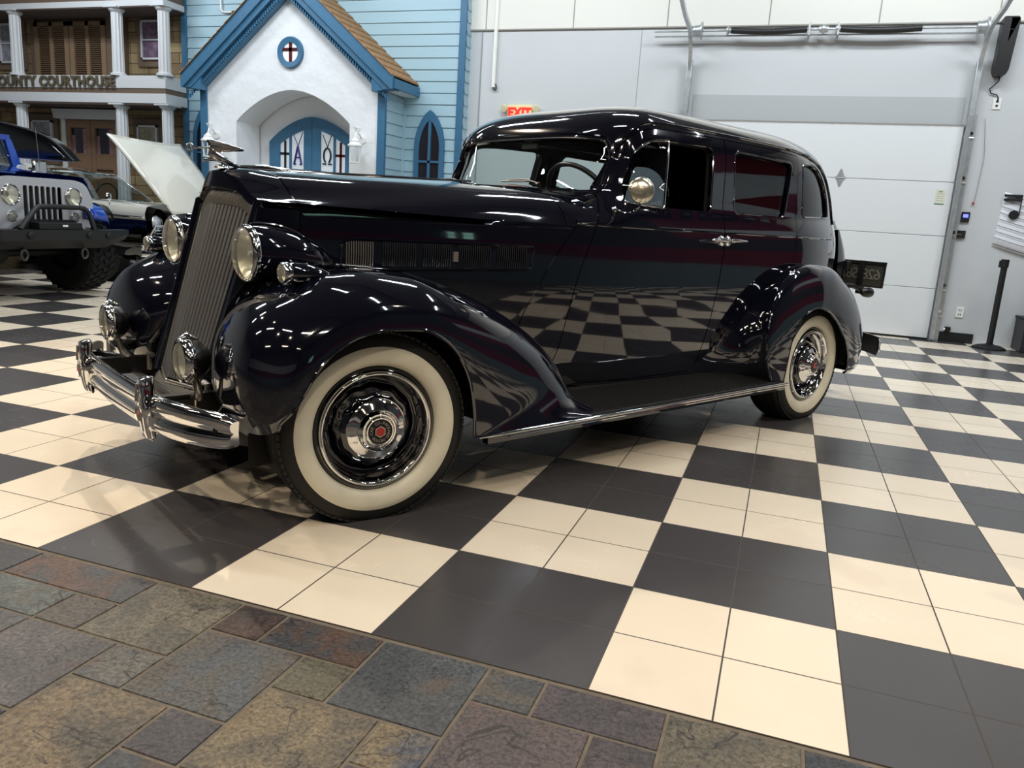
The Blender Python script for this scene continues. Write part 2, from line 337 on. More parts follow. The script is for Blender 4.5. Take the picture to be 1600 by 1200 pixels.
for (k, j, w, h, a, b) in stones:
    x0 = .05 + k * .15 + g; x1 = .05 + (k + w) * .15 - g; y1 = -.012 - j * .15 - g; y0 = -.012 - (j + h) * .15 + g
    if x0 < XL or x1 > XR or y0 < YF: continue
    n = len(sv); e = .003
    sv += [(x0, y0, -.006), (x1, y0, -.006), (x1, y1, -.006), (x0, y1, -.006), (x0 + e, y0 + e, 0), (x1 - e, y0 + e, 0), (x1 - e, y1 - e, 0), (x0 + e, y1 - e, 0)]
    sf_ += [(n + 4, n + 5, n + 6, n + 7)] + [(n + i, n + (i + 1) % 4, n + 4 + (i + 1) % 4, n + 4 + i) for i in range(4)]
    sh = (rs.random() * 20, rs.random() * 20, rs.random() * 20)
    def ds(c):
        g0 = sum(c) / 3; return tuple((g0 + (v - g0) * .72) * .92 for v in c)
    for _ in range(5): cols.append((*s2l(ds(a)), 1)); veins.append((*s2l(ds(b)), 1)); shf.append(sh)
me = bpy.data.meshes.new('floor'); me.from_pydata(sv, [], sf_); me.materials.append(slate_mat())
for nm, dat in (('stone', cols), ('vein', veins)):
    at = me.color_attributes.new(nm, 'FLOAT_COLOR', 'CORNER')
    at.data.foreach_set('color', [c for p in me.polygons for _ in p.loop_indices for c in dat[p.index]])
at = me.attributes.new('shift', 'FLOAT_VECTOR', 'FACE'); at.data.foreach_set('vector', [c for s_ in shf for c in s_])
slate = bpy.data.objects.new('floor', me); COL.objects.link(slate); prop(slate, kind='structure')
gb = MB().box(XL, XR, YF, 0, -.1, -.003).build('floor', mat('slate_grout', (.43, .39, .34), .9, noise=(30, .2)), smooth=0); prop(gb, kind='structure')
# ------------------------------------------------------------------ room shell
WALLG = mat('wall_paint_grey', (.79, .80, .81), .55, noise=(.7, .02)); WALLW = mat('wall_panel_white', (.90, .89, .86), .5)
DOORW = mat('door_white', (.885, .895, .90), .42)
DX0, DX1, DZ = .12, 3.17, 2.415
b = MB().box(XL, DX0, YB, YB + .2, 0, 3.53).box(DX0, DX1, YB, YB + .2, DZ, 3.53).box(DX1, XR, YB, YB + .2, 0, 3.53)
o = b.build('wall_back', WALLG, smooth=0); prop(o, kind='structure')
b = MB().box(DX0 + .05, DX1, YB - .012, YB, 2.44, 2.74); o = b.build('trim_2', mat('header_band_grey', (.70, .715, .72), .5), smooth=0); prop(o, kind='structure')
b = MB().box(DX0 - .02, DX1 + .04, YB - .05, YB, 2.415, 2.445); o = b.build('trim_3', mat('header_rail_grey', (.62, .61, .59), .4, .3), smooth=0); prop(o, kind='structure')
b = MB().box(XL, XR, YB - .02, YB + .2, 3.53, CEIL); b.cur = 1; b.box(XL, XR, YB - .028, YB - .018, 3.515, 3.53)
for x in (-5.04, -3.84, -2.64, -1.44, -.24, .96, 2.16, 3.36, 4.56, 5.76): b.box(x - .006, x + .006, YB - .026, YB - .019, 3.53, CEIL)
o = b.build('wall_back', [WALLW, mat('panel_joint', (.62, .60, .57), .6)], smooth=0); prop(o, kind='structure')
b = MB().box(-2.70, -2.685, YB - .012, YB, 0, 3.52).box(-.55, -.545, YB - .004, YB, 0, 3.52)
o = b.build('trim_1', mat('seam_grey', (.60, .61, .62), .5), smooth=0); prop(o, kind='structure')
TEAL = mat('wainscot_grey_teal', (.40, .46, .47), .5, noise=(60, .35)); MAR = mat('maroon_wall', (.40, .07, .13), .5); WD = mat('upper_wall_dark', (.17, .17, .18), .7); PALE = mat('pale_wall', (.72, .74, .76), .6)
b = MB(); b.m(0).box(XR, XR + .2, YF, YB, 0, .6); b.m(1).box(XR, XR + .2, YF, YB, .6, 1.35); b.m(3).box(XR, XR + .2, YF, 5.0, 1.35, CEIL).box(XR, XR + .2, 5.0, YB, 1.35, 2.3).box(XR, XR + .2, 5.0, YB, 4.8, CEIL)
b.m(1).box(XR, XR + .2, 5.0, YB, 2.3, 2.95).box(XR, XR + .2, 5.0, YB, 3.6, 4.8); b.m(2).box(XR, XR + .2, 5.0, YB, 2.95, 3.6)
o = b.build('wall_right', [TEAL, MAR, PALE, WD], smooth=0); prop(o, kind='structure')
b = MB(); b.m(0).box(XL, XR, YF - .2, YF, 0, 1.0); b.m(1).box(XL, XR, YF - .2, YF, 1.0, 1.7); b.m(2).box(XL, XR, YF - .2, YF, 1.7, 2.9); b.m(3).box(XL, XR, YF - .2, YF, 2.9, CEIL)
o = b.build('wall_front', [TEAL, MAR, PALE, WD], smooth=0); prop(o, kind='structure')
o = MB().box(XL - .2, XL, YF, YB, 0, CEIL).build('wall_left', mat('wall_left_grey', (.66, .66, .66), .7), smooth=0); prop(o, kind='structure')
o = MB().box(XL, XR, YF, YB, CEIL, CEIL + .2).build('ceiling', mat('ceiling_dark', (.40, .40, .42), .8), smooth=0); prop(o, kind='structure')
b = MB()
for y in (-7, -4.4, -1.2, 2.9, 6.9): b.box(XL, XR, y - .06, y + .06, CEIL - .22, CEIL)
o = b.build('ceiling', mat('ceiling_beam', (.40, .40, .42), .6), smooth=0); prop(o, kind='structure')
# lamp housings
FIX = mat('lamp_housing', (.75, .75, .75), .4)
ORD = ['first', 'second', 'third', 'fourth', 'fifth', 'sixth']
ROWN = {5.2: 'nearest the garage wall', 5.6: 'nearest the garage wall', 1.6: 'above the black sedan', -2.6: 'above the slate border', -6.4: 'furthest behind the slate'}
for i, (x, y, rz) in enumerate(TUBES):
    rank = sum(1 for q in TUBES if abs(q[1] - y) < .6 and q[0] < x)
    r = empty('ceiling_light', (x, y, CEIL), rz, 'long white tube light, %s from the left in the ceiling row %s' % (ORD[rank], ROWN[y]), 'ceiling light', 'tube lights under the ceiling')
    MB().box(-.78, .78, -.09, .09, -.34, -.27).box(-.6, -.58, -.01, .01, -.27, 0).box(.58, .6, -.01, .01, -.27, 0).build('housing', FIX, r, bevel=.004)
for k_s, (x, y, z, tg) in enumerate(SPOTS):
    r = empty('spotlight', (x, y, z), 0, 'small black accent spotlight hung ' + ['between the black sedan and the chapel front', 'above the gap left of the sedan bumper', 'over the slate behind the camera side, middle', 'over the slate, furthest right', 'over the slate, left of the middle one', 'above the open floor right of the sedan', 'just in front of the sedan nose'][k_s], 'spotlight', 'accent spotlights under the ceiling')
    d = (Vector(tg) - Vector((x, y, z))).normalized()
    MB().lathe([(.05, -.14), (.06, -.12), (.075, -.02), (.08, -.02), (.065, -.12), (.0, -.125)], (0, 0, 0), d, 20, caps=False).tube([-d * .13, (0, 0, .2), (0, 0, CEIL - z)], .012).build('lamp_head', BLACKM, r)
# bright window openings in the right hand wall
for i, (y0, y1) in enumerate([(-3.80, -3.62), (-3.40, -3.08)]):
    b = MB(); b.m(0).box(XR - .02, XR - .01, y0, y1, 1.3, 2.05); b.m(1).box(XR - .05, XR, y0 - .04, y0, 1.24, 2.11).box(XR - .05, XR, y1, y1 + .04, 1.24, 2.11).box(XR - .05, XR, y0, y1, 2.05, 2.11).box(XR - .05, XR, y0, y1, 1.24, 1.3).box(XR - .05, XR - .01, y0, y1, 1.70, 1.74)
    o = b.build('window_%d' % (i + 1), [mat('daylit_glass', (.1, .1, .1), .3, emit=((.70, .95, .88), 1.3)), FIX], smooth=0); prop(o, kind='structure')
# ------------------------------------------------------------------ garage door
gd = empty('door_1', (DX0, YB, 0)); gd['kind'] = 'structure'
W = DX1 - DX0
zs = [0.02, .605, 1.21, 1.815, 2.43]
for i in range(4):
    b = MB().box(-.03, W + .03, -.05, -.01, zs[i] + .003, zs[i + 1] - .003)
    b.build('door_panel', DOORW, gd, bevel=.003)
MB().box(-.03, W + .03, -.055, -.005, 0, .02).build('bottom_seal', BLACKM, gd, smooth=0)
HNG = mat('galvanised_steel', (.74, .76, .77), .35, .7, noise=(14, .12))
for z in zs[1:4]:
    for x in (1.87, .98):
        pl = [(-.055, -.010), (-.035, -.028), (-.008, -.10), (.008, -.10), (.035, -.028), (.055, -.010), (.055, .010), (.035, .028), (.008, .10), (-.008, .10), (-.035, .028), (-.055, .010)]
        MB().prism(pl, lambda a, c: (x + a, -.0505, z + c), lambda a, c: (x + a, -.057, z + c)).tube([(x - .05, -.058, z), (x + .05, -.058, z)], .006).build('hinge', HNG, gd)
# tracks
def track(name, x, lab, side):
    r = empty(name, (x, YB, 0), 0, lab, 'door track')
    b = MB()
    P = [(0, -.13, .02), (0, -.13, 2.98)] + [(0, -.13 - .42 + .42 * math.cos(a), 2.98 + .42 * math.sin(a)) for a in [i * pi / 2 / 10 for i in range(1, 11)]]
    P += [(0, -.9, 3.43), (0, -3.2, 3.88)]
    prof = [(-.028, 0), (.0, 0), (0, .05), (-.028, .05)]
    # channel: thin strips along path
    def strip(dx0, dx1, dn0, dn1):
        rows = []
        for i, p in enumerate(P):
            a = Vector(P[max(i - 1, 0)]); c = Vector(P[min(i + 1, len(P) - 1)]); t = (c - a).normalized(); n = Vector((0, t.z, -t.y))
            p = Vector(p); rows.append([p + Vector((dx0, 0, 0)) + n * dn0, p + Vector((dx1, 0, 0)) + n * dn0, p + Vector((dx1, 0, 0)) + n * dn1, p + Vector((dx0, 0, 0)) + n * dn1])
        b.grid(rows, cv=True)
    strip(-.020, .020, -.004, 0); strip(.016, .020, 0, .045); strip(-.020, -.016, 0, .045)
    b.build('rail', HNG, r)
    a = MB().box(-.10 * side - .004, -.10 * side + .004 if side else 0, -.14, -.0, .0, 2.45) if False else MB()
    x0, x1 = sorted((side * .02, side * -.075))
    a.box(x0, x1, -.062, -.054, .0, 2.55); a.box(*sorted((side * .02, side * .026)), -.14, -.055, .0, 2.55)
    a.build('angle_bracket', HNG, r, smooth=0)
    for z in (.3, .605, 1.21, 1.815, 2.3):
        MB().tube([(side * -.07, -.075, z), (side * .03, -.075, z)], .008, 8).lathe([(.0, -.004), (.02, -.004), (.02, .006), (0, .006)], (side * -.04, -.068, z + .05), (0, 1, 0), 14).build('roller', CHROME, r)
    MB().obox((-side * .0, -.09, 2.82), (.03, 0, 0), (0, .045, 0), (0, 0, .3)).build('end_bracket', HNG, r, bevel=.004)
    return r
track('door_track', .10, 'galvanised left-hand track of the garage door rising above the black sedan roof', 1)
track('door_track', 3.24, 'galvanised right-hand track of the garage door below the black opener box', -1)
sh = empty('torsion_spring_shaft', (0, YB - .17, 3.44), 0, 'long steel shaft with two dark springs above the garage door', 'spring shaft')
MB().tube([(-.36, 0, 0), (3.26, 0, 0)], .0135, 12).tube([(-.36, .05, -.05), (3.26, .05, -.05)], .01, 8).build('shaft', HNG, sh)
SPR = mat('spring_black', (.12, .12, .125), .45)
for x0, x1 in ((.55, 1.40), (1.76, 2.60)):
    b = MB(); n = 64
    P = [(x0 + (x1 - x0) * i / n, 0, -.018 * math.sin(pi * i / n)) for i in range(n + 1)]
    b.tube(P, [.036 + (.0025 if i % 2 else -.0025) for i in range(n + 1)], 14); b.build('spring', SPR, sh, smooth=60)
    MB().lathe([(.0, 0), (.05, 0), (.05, .02), (.03, .03), (.03, .06), (0, .06)], (x0 - .05, 0, 0), (1, 0, 0), 16).build('spring_cone', HNG, sh)
for x in (.17, 3.20):
    MB().lathe([(.0, -.06), (.06, -.06), (.065, -.045), (.06, -.035), (.072, .02), (.10, .03), (.105, .045), (0, .05)], (x, 0, 0), (1, 0, 0), 28).build('cable_drum', HNG, sh)
MB().lathe([(.02, -.05), (.035, -.05), (.035, -.02), (.055, -.015), (.055, .015), (.035, .02), (.035, .05), (.02, .05)], (1.58, 0, 0), (1, 0, 0), 24).build('coupling', HNG, sh)
for x in (1.425, 1.735): MB().box(x - .012, x + .012, -.04, .14, -.07, .07).build('bearing_plate', HNG, sh, bevel=.003)
# opener box with cord
ob = empty('door_opener', (3.46, YB, 2.95), 0, 'black wall-mounted garage door opener box at the top right with a curled power cord', 'door opener')
MB().prism(rounded([(-.085, .06), (-.075, .60), (.07, .60), (.085, .56), (.055, .06), (.03, .0), (-.06, .0)], .02, 3), lambda a, c: (a, 0, c), lambda a, c: (a, -.16, c)).build('housing', mat('opener_black', (.045, .05, .06), .4), ob, bevel=.008)
MB().box(-.0, .055, -.163, -.16, .46, .472).build('badge', CHROME, ob, smooth=0)
MB().tube([(0, -.06, .02), (-.0, -.05, -.04), (-.03, -.03, -.08), (-.07, -.02, -.12), (-.05, -.02, -.165), (.01, -.02, -.18), (.03, -.02, -.21), (.03, -.02, -.25)], .0065, 8).build('power_cord', BLACKM, ob)
WHT = mat('white_plastic', (.93, .93, .91), .4)
def plate(name, x, z, w, h, lab, cat, m=WHT, d=.012, dark=None, **k):
    r = empty(name, (x, YB, z), 0, lab, cat, **k)
    MB().box(-w / 2, w / 2, -d, 0, -h / 2, h / 2).build('cover', m, r, bevel=.003)
    if dark:
        b = MB()
        for q in dark: b.box(q[0], q[1], -d - .002, -d + .001, q[2], q[3])
        b.build('socket', BLACKM, r, smooth=0)
    return r
plate('wall_outlet', 3.49, 2.68, .085, .125, 'white wall outlet under the black opener box, cord plugged in', 'outlet', dark=[(-.012, .012, .01, .03), (-.012, .012, -.035, -.015)])
plate('wall_outlet', 3.50, .355, .085, .125, 'white wall outlet low between garage door and black post', 'outlet', dark=[(-.014, -.006, .015, .035), (.006, .014, .015, .035), (-.014, -.006, -.035, -.015), (.006, .014, -.035, -.015)])
r = plate('keypad', 3.38, 1.44, .085, .115, 'small black keypad with a lit blue screen on the grey wall', 'keypad', m=BLACKM, d=.025)
MB().box(-.026, .026, -.029, -.025, -.005, .032).build('screen', mat('blue_screen', (.1, .1, .3), .2, emit=((.35, .38, 1.0), 2.2)), r, smooth=0)
r = plate('control_box', 3.32, 1.245, .18, .085, 'small black rectangular box with a grey stripe below the keypad', 'control box', m=BLACKM, d=.03)
MB().box(-.05, .05, -.033, -.029, -.008, .004).build('stripe', SATIN, r, smooth=0)
r = empty('pull_cord', (3.44, YB - .02, 1.6), 0, 'thin hanging pull cord with a small red end beside the garage door', 'pull cord')
MB().tube([(0, 0, 0), (.02, 0, .5), (-.04, -.0, .92)], .0025, 6).build('cord', SATIN, r); MB().lathe([(0, -.02), (.014, -.018), (.014, 0), (.004, .004), (0, .01)], (0, 0, 0), (1, 0, .1), 12).build('pull_knob', mat('red_plastic', (.75, .15, .15), .4), r)
r = empty('photo_sensor', (3.40, YB - .03, .15), 0, 'tiny black door safety sensor near the floor by the right track', 'sensor'); MB().box(-.03, .03, -.03, .03, -.025, .025).build('sensor_body', BLACKM, r, bevel=.004); MB().lathe([(.009, 0), (.009, .004), (0, .006)], (-.03, -.0, 0), (-1, 0, 0), 12).build('sensor_lens', mat('tiny_white', (.9, .9, .95), .3, emit=((1, 1, 1), 1.5)), r)
o = MB().box(3.30, 3.68, YB - .025, YB, 0, .115).build('baseboard_back', mat('baseboard_black', (.10, .10, .105), .5), smooth=0); prop(o, kind='structure')
r = empty('door_sticker', (3.08, YB - .051, 1.65), 0, 'small pale notice sticker near the right edge of the garage door', 'sticker')
b = MB(); b.m(0).box(-.05, .05, -.002, 0, -.08, .08); b.m(1).box(-.02, .02, -.003, -.002, .05, .065)
for k in range(4): b.box(-.035, .035, -.003, -.002, .03 - k * .025, .034 - k * .025)
b.m(2).box(-.05, .05, -.003, -.002, -.085, -.075); b.build('sheet', [mat('sticker_paper', (.86, .86, .78), .6), mat('print_grey', (.55, .55, .5), .6), mat('print_green', (.25, .5, .35), .5)], r, smooth=0)
# music sheet decor
r = empty('music_sheet_sign', (3.70, YB, 1.14), 0, 'large white music staff sign with one dark note at the right picture edge', 'wall sign')
def shp(u, v):  # slanted, curling strip
    return (.03 * v + u * 1.0, .60 * v + (-.14 * u - .06 * math.sin(u * 2.5)) + .0)
n = 24; b = MB(); P = [[(shp(i / n, j / 6)[0], -.012 - .012 * math.sin(6 * i / n), shp(i / n, j / 6)[1]) for j in range(7)] for i in range(n + 1)]; b.grid(P)
sgn = b.build('sheet', mat('sign_white', (.93, .94, .97), .5), r); so = sgn.modifiers.new('t', 'SOLIDIFY'); so.thickness = .008; so.offset = 1
for k in range(9):
    v = .04 + k * .115
    MB().tube([(shp(i / n, v)[0], -.028 - .012 * math.sin(6 * i / n), shp(i / n, v)[1]) for i in range(n + 1)], .0030, 5).build('staff_line', BLACKM, r)
b = MB().box(.197, .205, -.05, -.036, .34, .57).box(.025, .205, -.05, -.036, .545, .572).box(.025, .205, -.05, -.036, .50, .525)
b.lathe([(0, -.006), (.05, -.006), (.05, .006), (0, .006)], (.15, -.043, .35), (0, 1, 0), 24); b.v = [(x, y, z) for x, y, z in b.v]; b.build('note', BLACKM, r, smooth=30)
# stanchion
r = empty('stanchion', (3.80, 8.36, 0), 0, 'black belt barrier post standing on the checker floor beside the garage door', 'barrier post')
MB().lathe([(.17, 0), (.17, .012), (.12, .035), (.04, .05), (.04, .055)], n=40).build('base', BLACKM, r)
MB().lathe([(.0325, .05), (.0325, .93)], n=24).build('pole', mat('post_black', (.09, .09, .095), .45), r)
MB().lathe([(.0325, .91), (.04, .915), (.04, 1.0), (.0, 1.0)], n=24).box(-.055, -.03, -.02, .02, .91, .985).build('belt_head', BLACKM, r)
r = empty('black_cabinet', (4.14, 8.45, 0), 0, 'edge of a dark low box standing at the far right wall', 'box'); MB().box(-.06, .5, -.2, .2, .0, .36).build('body', mat('cab_dark', (.16, .16, .17), .5), r, bevel=.01); MB().box(-.07, .51, -.21, .21, .36, .38).build('top', BLACKM, r, bevel=.004)
# conduit, exit sign
r = empty('conduit_pipe', (-2.49, YB - .03, 2.80), 0, 'white vertical conduit pipe coming down the upper grey wall', 'pipe'); MB().tube([(0, 0, .0), (0, 0, CEIL - 2.8)], .028, 14).build('pipe', WHT, r); MB().tube([(0, 0, 0), (.01, 0, -.03), (.03, 0, -.04), (.045, 0, -.02), (.04, 0, .03), (.02, 0, .05)], .008, 8).build('wire_end', DARK, r)
ex = empty('exit_sign', (-2.08, YB, 2.49), 0, 'cream exit sign with red letters above the black car roof', 'exit sign')
MB().box(-.17, .17, -.07, 0, -.11, .085).build('housing', mat('sign_cream', (.93, .88, .66), .5), ex, bevel=.006)
text('exit_text', 'EXIT', .16, .004, mat('exit_red', (.9, .12, .1), .5, emit=((1, .10, .08), 1.2)), fr((0, -.075, -.062), (1, 0, 0), (0, 0, 1), (0, -1, 0)), ex, 'CENTER', offset=.006)
for s in (-1, 1):
    h = MB().lathe([(0, -.05), (.035, -.045), (.05, 0), (.045, .012), (0, .018)], (s * .225, -.07, .04), (s * .3, -1, -.3), 20).build('emergency_lamp', mat('lamp_cream', (.88, .86, .70), .4), ex)

# ------------------------------------------------------------------ chapel facade
BLUE = mat('blue_trim', (.23, .42, .55), .45, noise=(12, .06)); SIDE = mat('pale_blue_siding', (.62, .74, .79), .5); STUC = mat('white_stucco', (.91, .92, .93), .75, bump=(5, .6, .03)); CEDAR = mat('cedar_shingle', (.60, .46, .31), .8, noise=(22, .28))
ch = empty('chapel_facade', (-5.21, 7.93, 0), 0, 'white stucco chapel front with blue gable trim between courthouse and garage wall', 'facade')
SY = .57   # siding plane behind the stucco front
def clap(b, x0, x1, z0, z1, y, ax='x', pitch=.15, off=.0):
    k0 = int(math.floor(z0 / pitch)); k1 = int(math.ceil(z1 / pitch)); prof = []
    for k in range(k0, k1 + 1):
        za = max(k * pitch, z0); zb = min((k + 1) * pitch - .001, z1)
        if zb <= za: continue
        prof += [(.020, za), (.006, zb)]
    P0 = []; P1 = []
    for d, z in prof:
        if ax == 'x': P0.append((x0, y - d, z)); P1.append((x1, y - d, z))
        else: P0.append((y + d, x0, z)); P1.append((y + d, x1, z))
    b.grid([P0, P1])
b = MB(); clap(b, -2.25, -1.38, 0, CEIL, SY); clap(b, 1.38, 2.31, 0, CEIL, SY); clap(b, -1.38, 1.38, 2.7, CEIL, SY)
b.box(-2.25, 2.31, SY, SY + .1, 2.7, CEIL).box(-2.25, -1.35, SY, SY + .1, 0, 2.7).box(1.35, 2.31, SY, SY + .1, 0, 2.7)
clap(b, SY, SY + .15, 0, CEIL, 2.34, 'y'); clap(b, .02, SY, 0, 2.62, 1.46, 'y'); b.box(1.38, 1.46, .02, SY, 0, 2.62); b.box(-1.46, -1.38, .02, SY, 0, 2.62)
b.build('siding', SIDE, ch, smooth=0)
for q0, q1 in ((2.26, 2.355), (-2.30, -2.20)): MB().box(q0, q1, SY - .035, SY + .0, 0, CEIL).build('corner_trim', BLUE, ch, smooth=0, bevel=.004)
MB().box(1.46, 1.50, SY - .05, SY - .01, 0, 2.5).build('inside_corner', SIDE, ch, smooth=0)
AX = .03  # arch centre
def stz(x):  # stucco gable edge height
    return 2.76 + .83 * (1.40 - abs(x))
# stucco front with arched opening
def front_arch(a0, a1, zs, h, pw, n=30):
    c = (a0 + a1) / 2; r = (a1 - a0) / 2
    return [(c + r * math.cos(pi * (1 - i / n)), zs + h * (max(0, 1 - abs(math.cos(pi * i / n)) ** pw)) ** (1 / 1.05)) for i in range(n + 1)]
AR = front_arch(-.89, .95, 2.20, .43, 1.85)
wp = [(-1.40, 0)] + [(-1.40, 2.76), (0, stz(0)), (1.40, 2.76), (1.40, 0), (.95, 0)] + AR[::-1] + [(-.89, 0)]
st = MB().prism(wp, lambda a, c: (a, 0, c), lambda a, c: (a, .08, c))
# reveal, vault and back of the porch
rows = [[(x, .08, z), (x, .52, z)] for x, z in [(-.89, 0)] + AR + [(.95, 0)]]
st.grid(rows)
st.box(-.95, 1.0, .54, .58, 0, 2.75)
st.build('stucco_front', STUC, ch, smooth=25)
# porch roof in cedar
EZ = 2.76 - .06; XO = 1.68
def roofz(x): return EZ + .83 * (XO - abs(x)) - .0
b = MB()
for s in (-1, 1):
    n = 13
    for i in range(n):
        x0 = XO - (XO) * i / n; x1 = XO - XO * (i + 1) / n
        z0 = roofz(x0) + .09; z1 = roofz(x1) + .09
        b.add([(s * x0, -.22, z0 + .022), (s * x0, SY, z0 + .022), (s * x1, SY, z1 + .004), (s * x1, -.22, z1 + .004), (s * x0, -.22, z0 - .0), (s * x0, SY, z0 - .0)], [(0, 1, 2, 3), (0, 4, 5, 1), (0, 3, 4)])
b.build('cedar_roof', CEDAR, ch, smooth=0)
# rake boards
b = MB()
for s in (-1, 1):
    def band(y0, y1, lo, hi):
        cz = max(roofz(XO) + lo, roofz(XO) - .075); xc = XO - (cz - roofz(XO) - lo) / .83; P = [(s * xc, cz), (s * XO, cz), (s * XO, roofz(XO) + hi), (0, roofz(0) + hi), (0, roofz(0) + lo)]; P = P if xc < XO - 1e-6 else P[1:]
        b.prism(P, lambda a, c: (a, y0, c), lambda a, c: (a, y1, c))
    band(-.20, -.16, -.10, .09); band(-.17, -.10, -.20, .02); band(-.11, 0, -.29, -.05)
b.build('rake_board', BLUE, ch, smooth=0, bevel=.004)
b = MB()
for s in (-1, 1):
    L = 1.40; m = 46
    for i in range(m):
        x = 1.60 * (1 - (i + .5) / m); z = roofz(x) - .285
        b.box(s * x - .010, s * x + .010, -.135, -.108, z, z + .05)
b.build('dentil', BLUE, ch, smooth=0)
for s in (-1, 1):
    b = MB(); x0, x1 = sorted((s * 1.40, s * 1.68)); zz = roofz(1.68)
    b.prism([(s * 1.36, zz - .10), (s * 1.68, zz - .07), (s * 1.68, zz + .06), (s * 1.36, zz + .3)], lambda a, c: (a, -.16, c), lambda a, c: (a, -.05, c))
    b.box(*sorted((s * 1.66, s * 1.70)), -.16, SY, zz - .06, zz + .06)
    b.build('eave_return', BLUE, ch, smooth=0)
for s in (-1, 1): MB().box(*sorted((s * 1.40, s * 1.67)), -.05, SY, zz - .07, zz - .05).build('soffit', mat('soffit_pale', (.80, .84, .86), .6), ch, smooth=0)
for s in (-1, 1): MB().box(*sorted((s * 1.38, s * 1.49)), -.03, .03, 0, zz - .05).build('corner_post', BLUE, ch, smooth=0, bevel=.004)
# round window
n = 40
rw = MB().lathe([(.125, 0), (.125, -.03), (.195, -.04), (.205, -.02), (.205, 0)], (.02, 0, 3.11), (0, 1, 0), n, caps=False); rw = rw.build('round_window_frame', BLUE, ch)
MB().lathe([(0, -.008), (.13, -.008)], (.02, 0, 3.11), (0, 1, 0), n, caps=False).build('round_window_pane', mat('lit_opal', (.9, .93, .95), .4, emit=((.95, .98, 1), .35)), rw)
b = MB().box(.02 - .024, .02 + .024, -.02, -.006, 2.985, 3.235).box(.02 - .122, .02 + .122, -.02, -.006, 3.125, 3.170); b.build('stained_cross', mat('stained_dark_red', (.33, .10, .12), .3, noise=(60, .6)), rw, smooth=0)
# pointed side window(s)
def lancet(hw, z0, zs, zt, n=10):
    P = [(-hw, z0), (-hw, zs)]
    for i in range(1, n + 1):
        t = i / n; P.append((-hw * (1 - t ** 1.7), zs + (zt - zs) * (1 - (1 - t) ** 1.35)))
    return P + [(-x, z) for x, z in P[::-1][1:]]
def ring(b, outer, inner, y0, y1, cx=0):
    n = len(outer)
    A = [(x + cx, y0, z) for x, z in outer]; B = [(x + cx, y0, z) for x, z in inner]; C = [(x + cx, y1, z) for x, z in outer]; D = [(x + cx, y1 + .0, z) for x, z in inner]
    b.grid([A, B], cv=True); b.grid([C, A], cv=True); b.grid([B, D], cv=True)
for cx in (1.885, -1.885):
    po = lancet(.225, 1.0, 2.0, 2.47); pi_ = lancet(.155, 1.07, 1.98, 2.34)
    b = MB(); ring(b, po, pi_, SY - .05, SY - .01, cx); b.box(cx - .02, cx + .02, SY - .045, SY - .012, 1.07, 2.36).box(cx - .155, cx + .155, SY - .045, SY - .012, 1.775, 1.805)
    w_ = b.build('lancet_window_frame', BLUE, ch, smooth=0)
    MB().prism(pi_, lambda a, c: (a + cx, SY - .024, c), lambda a, c: (a + cx, SY - .018, c)).build('lancet_pane', mat('dark_stained_pane', (.16, .14, .16), .25), w_, smooth=0)
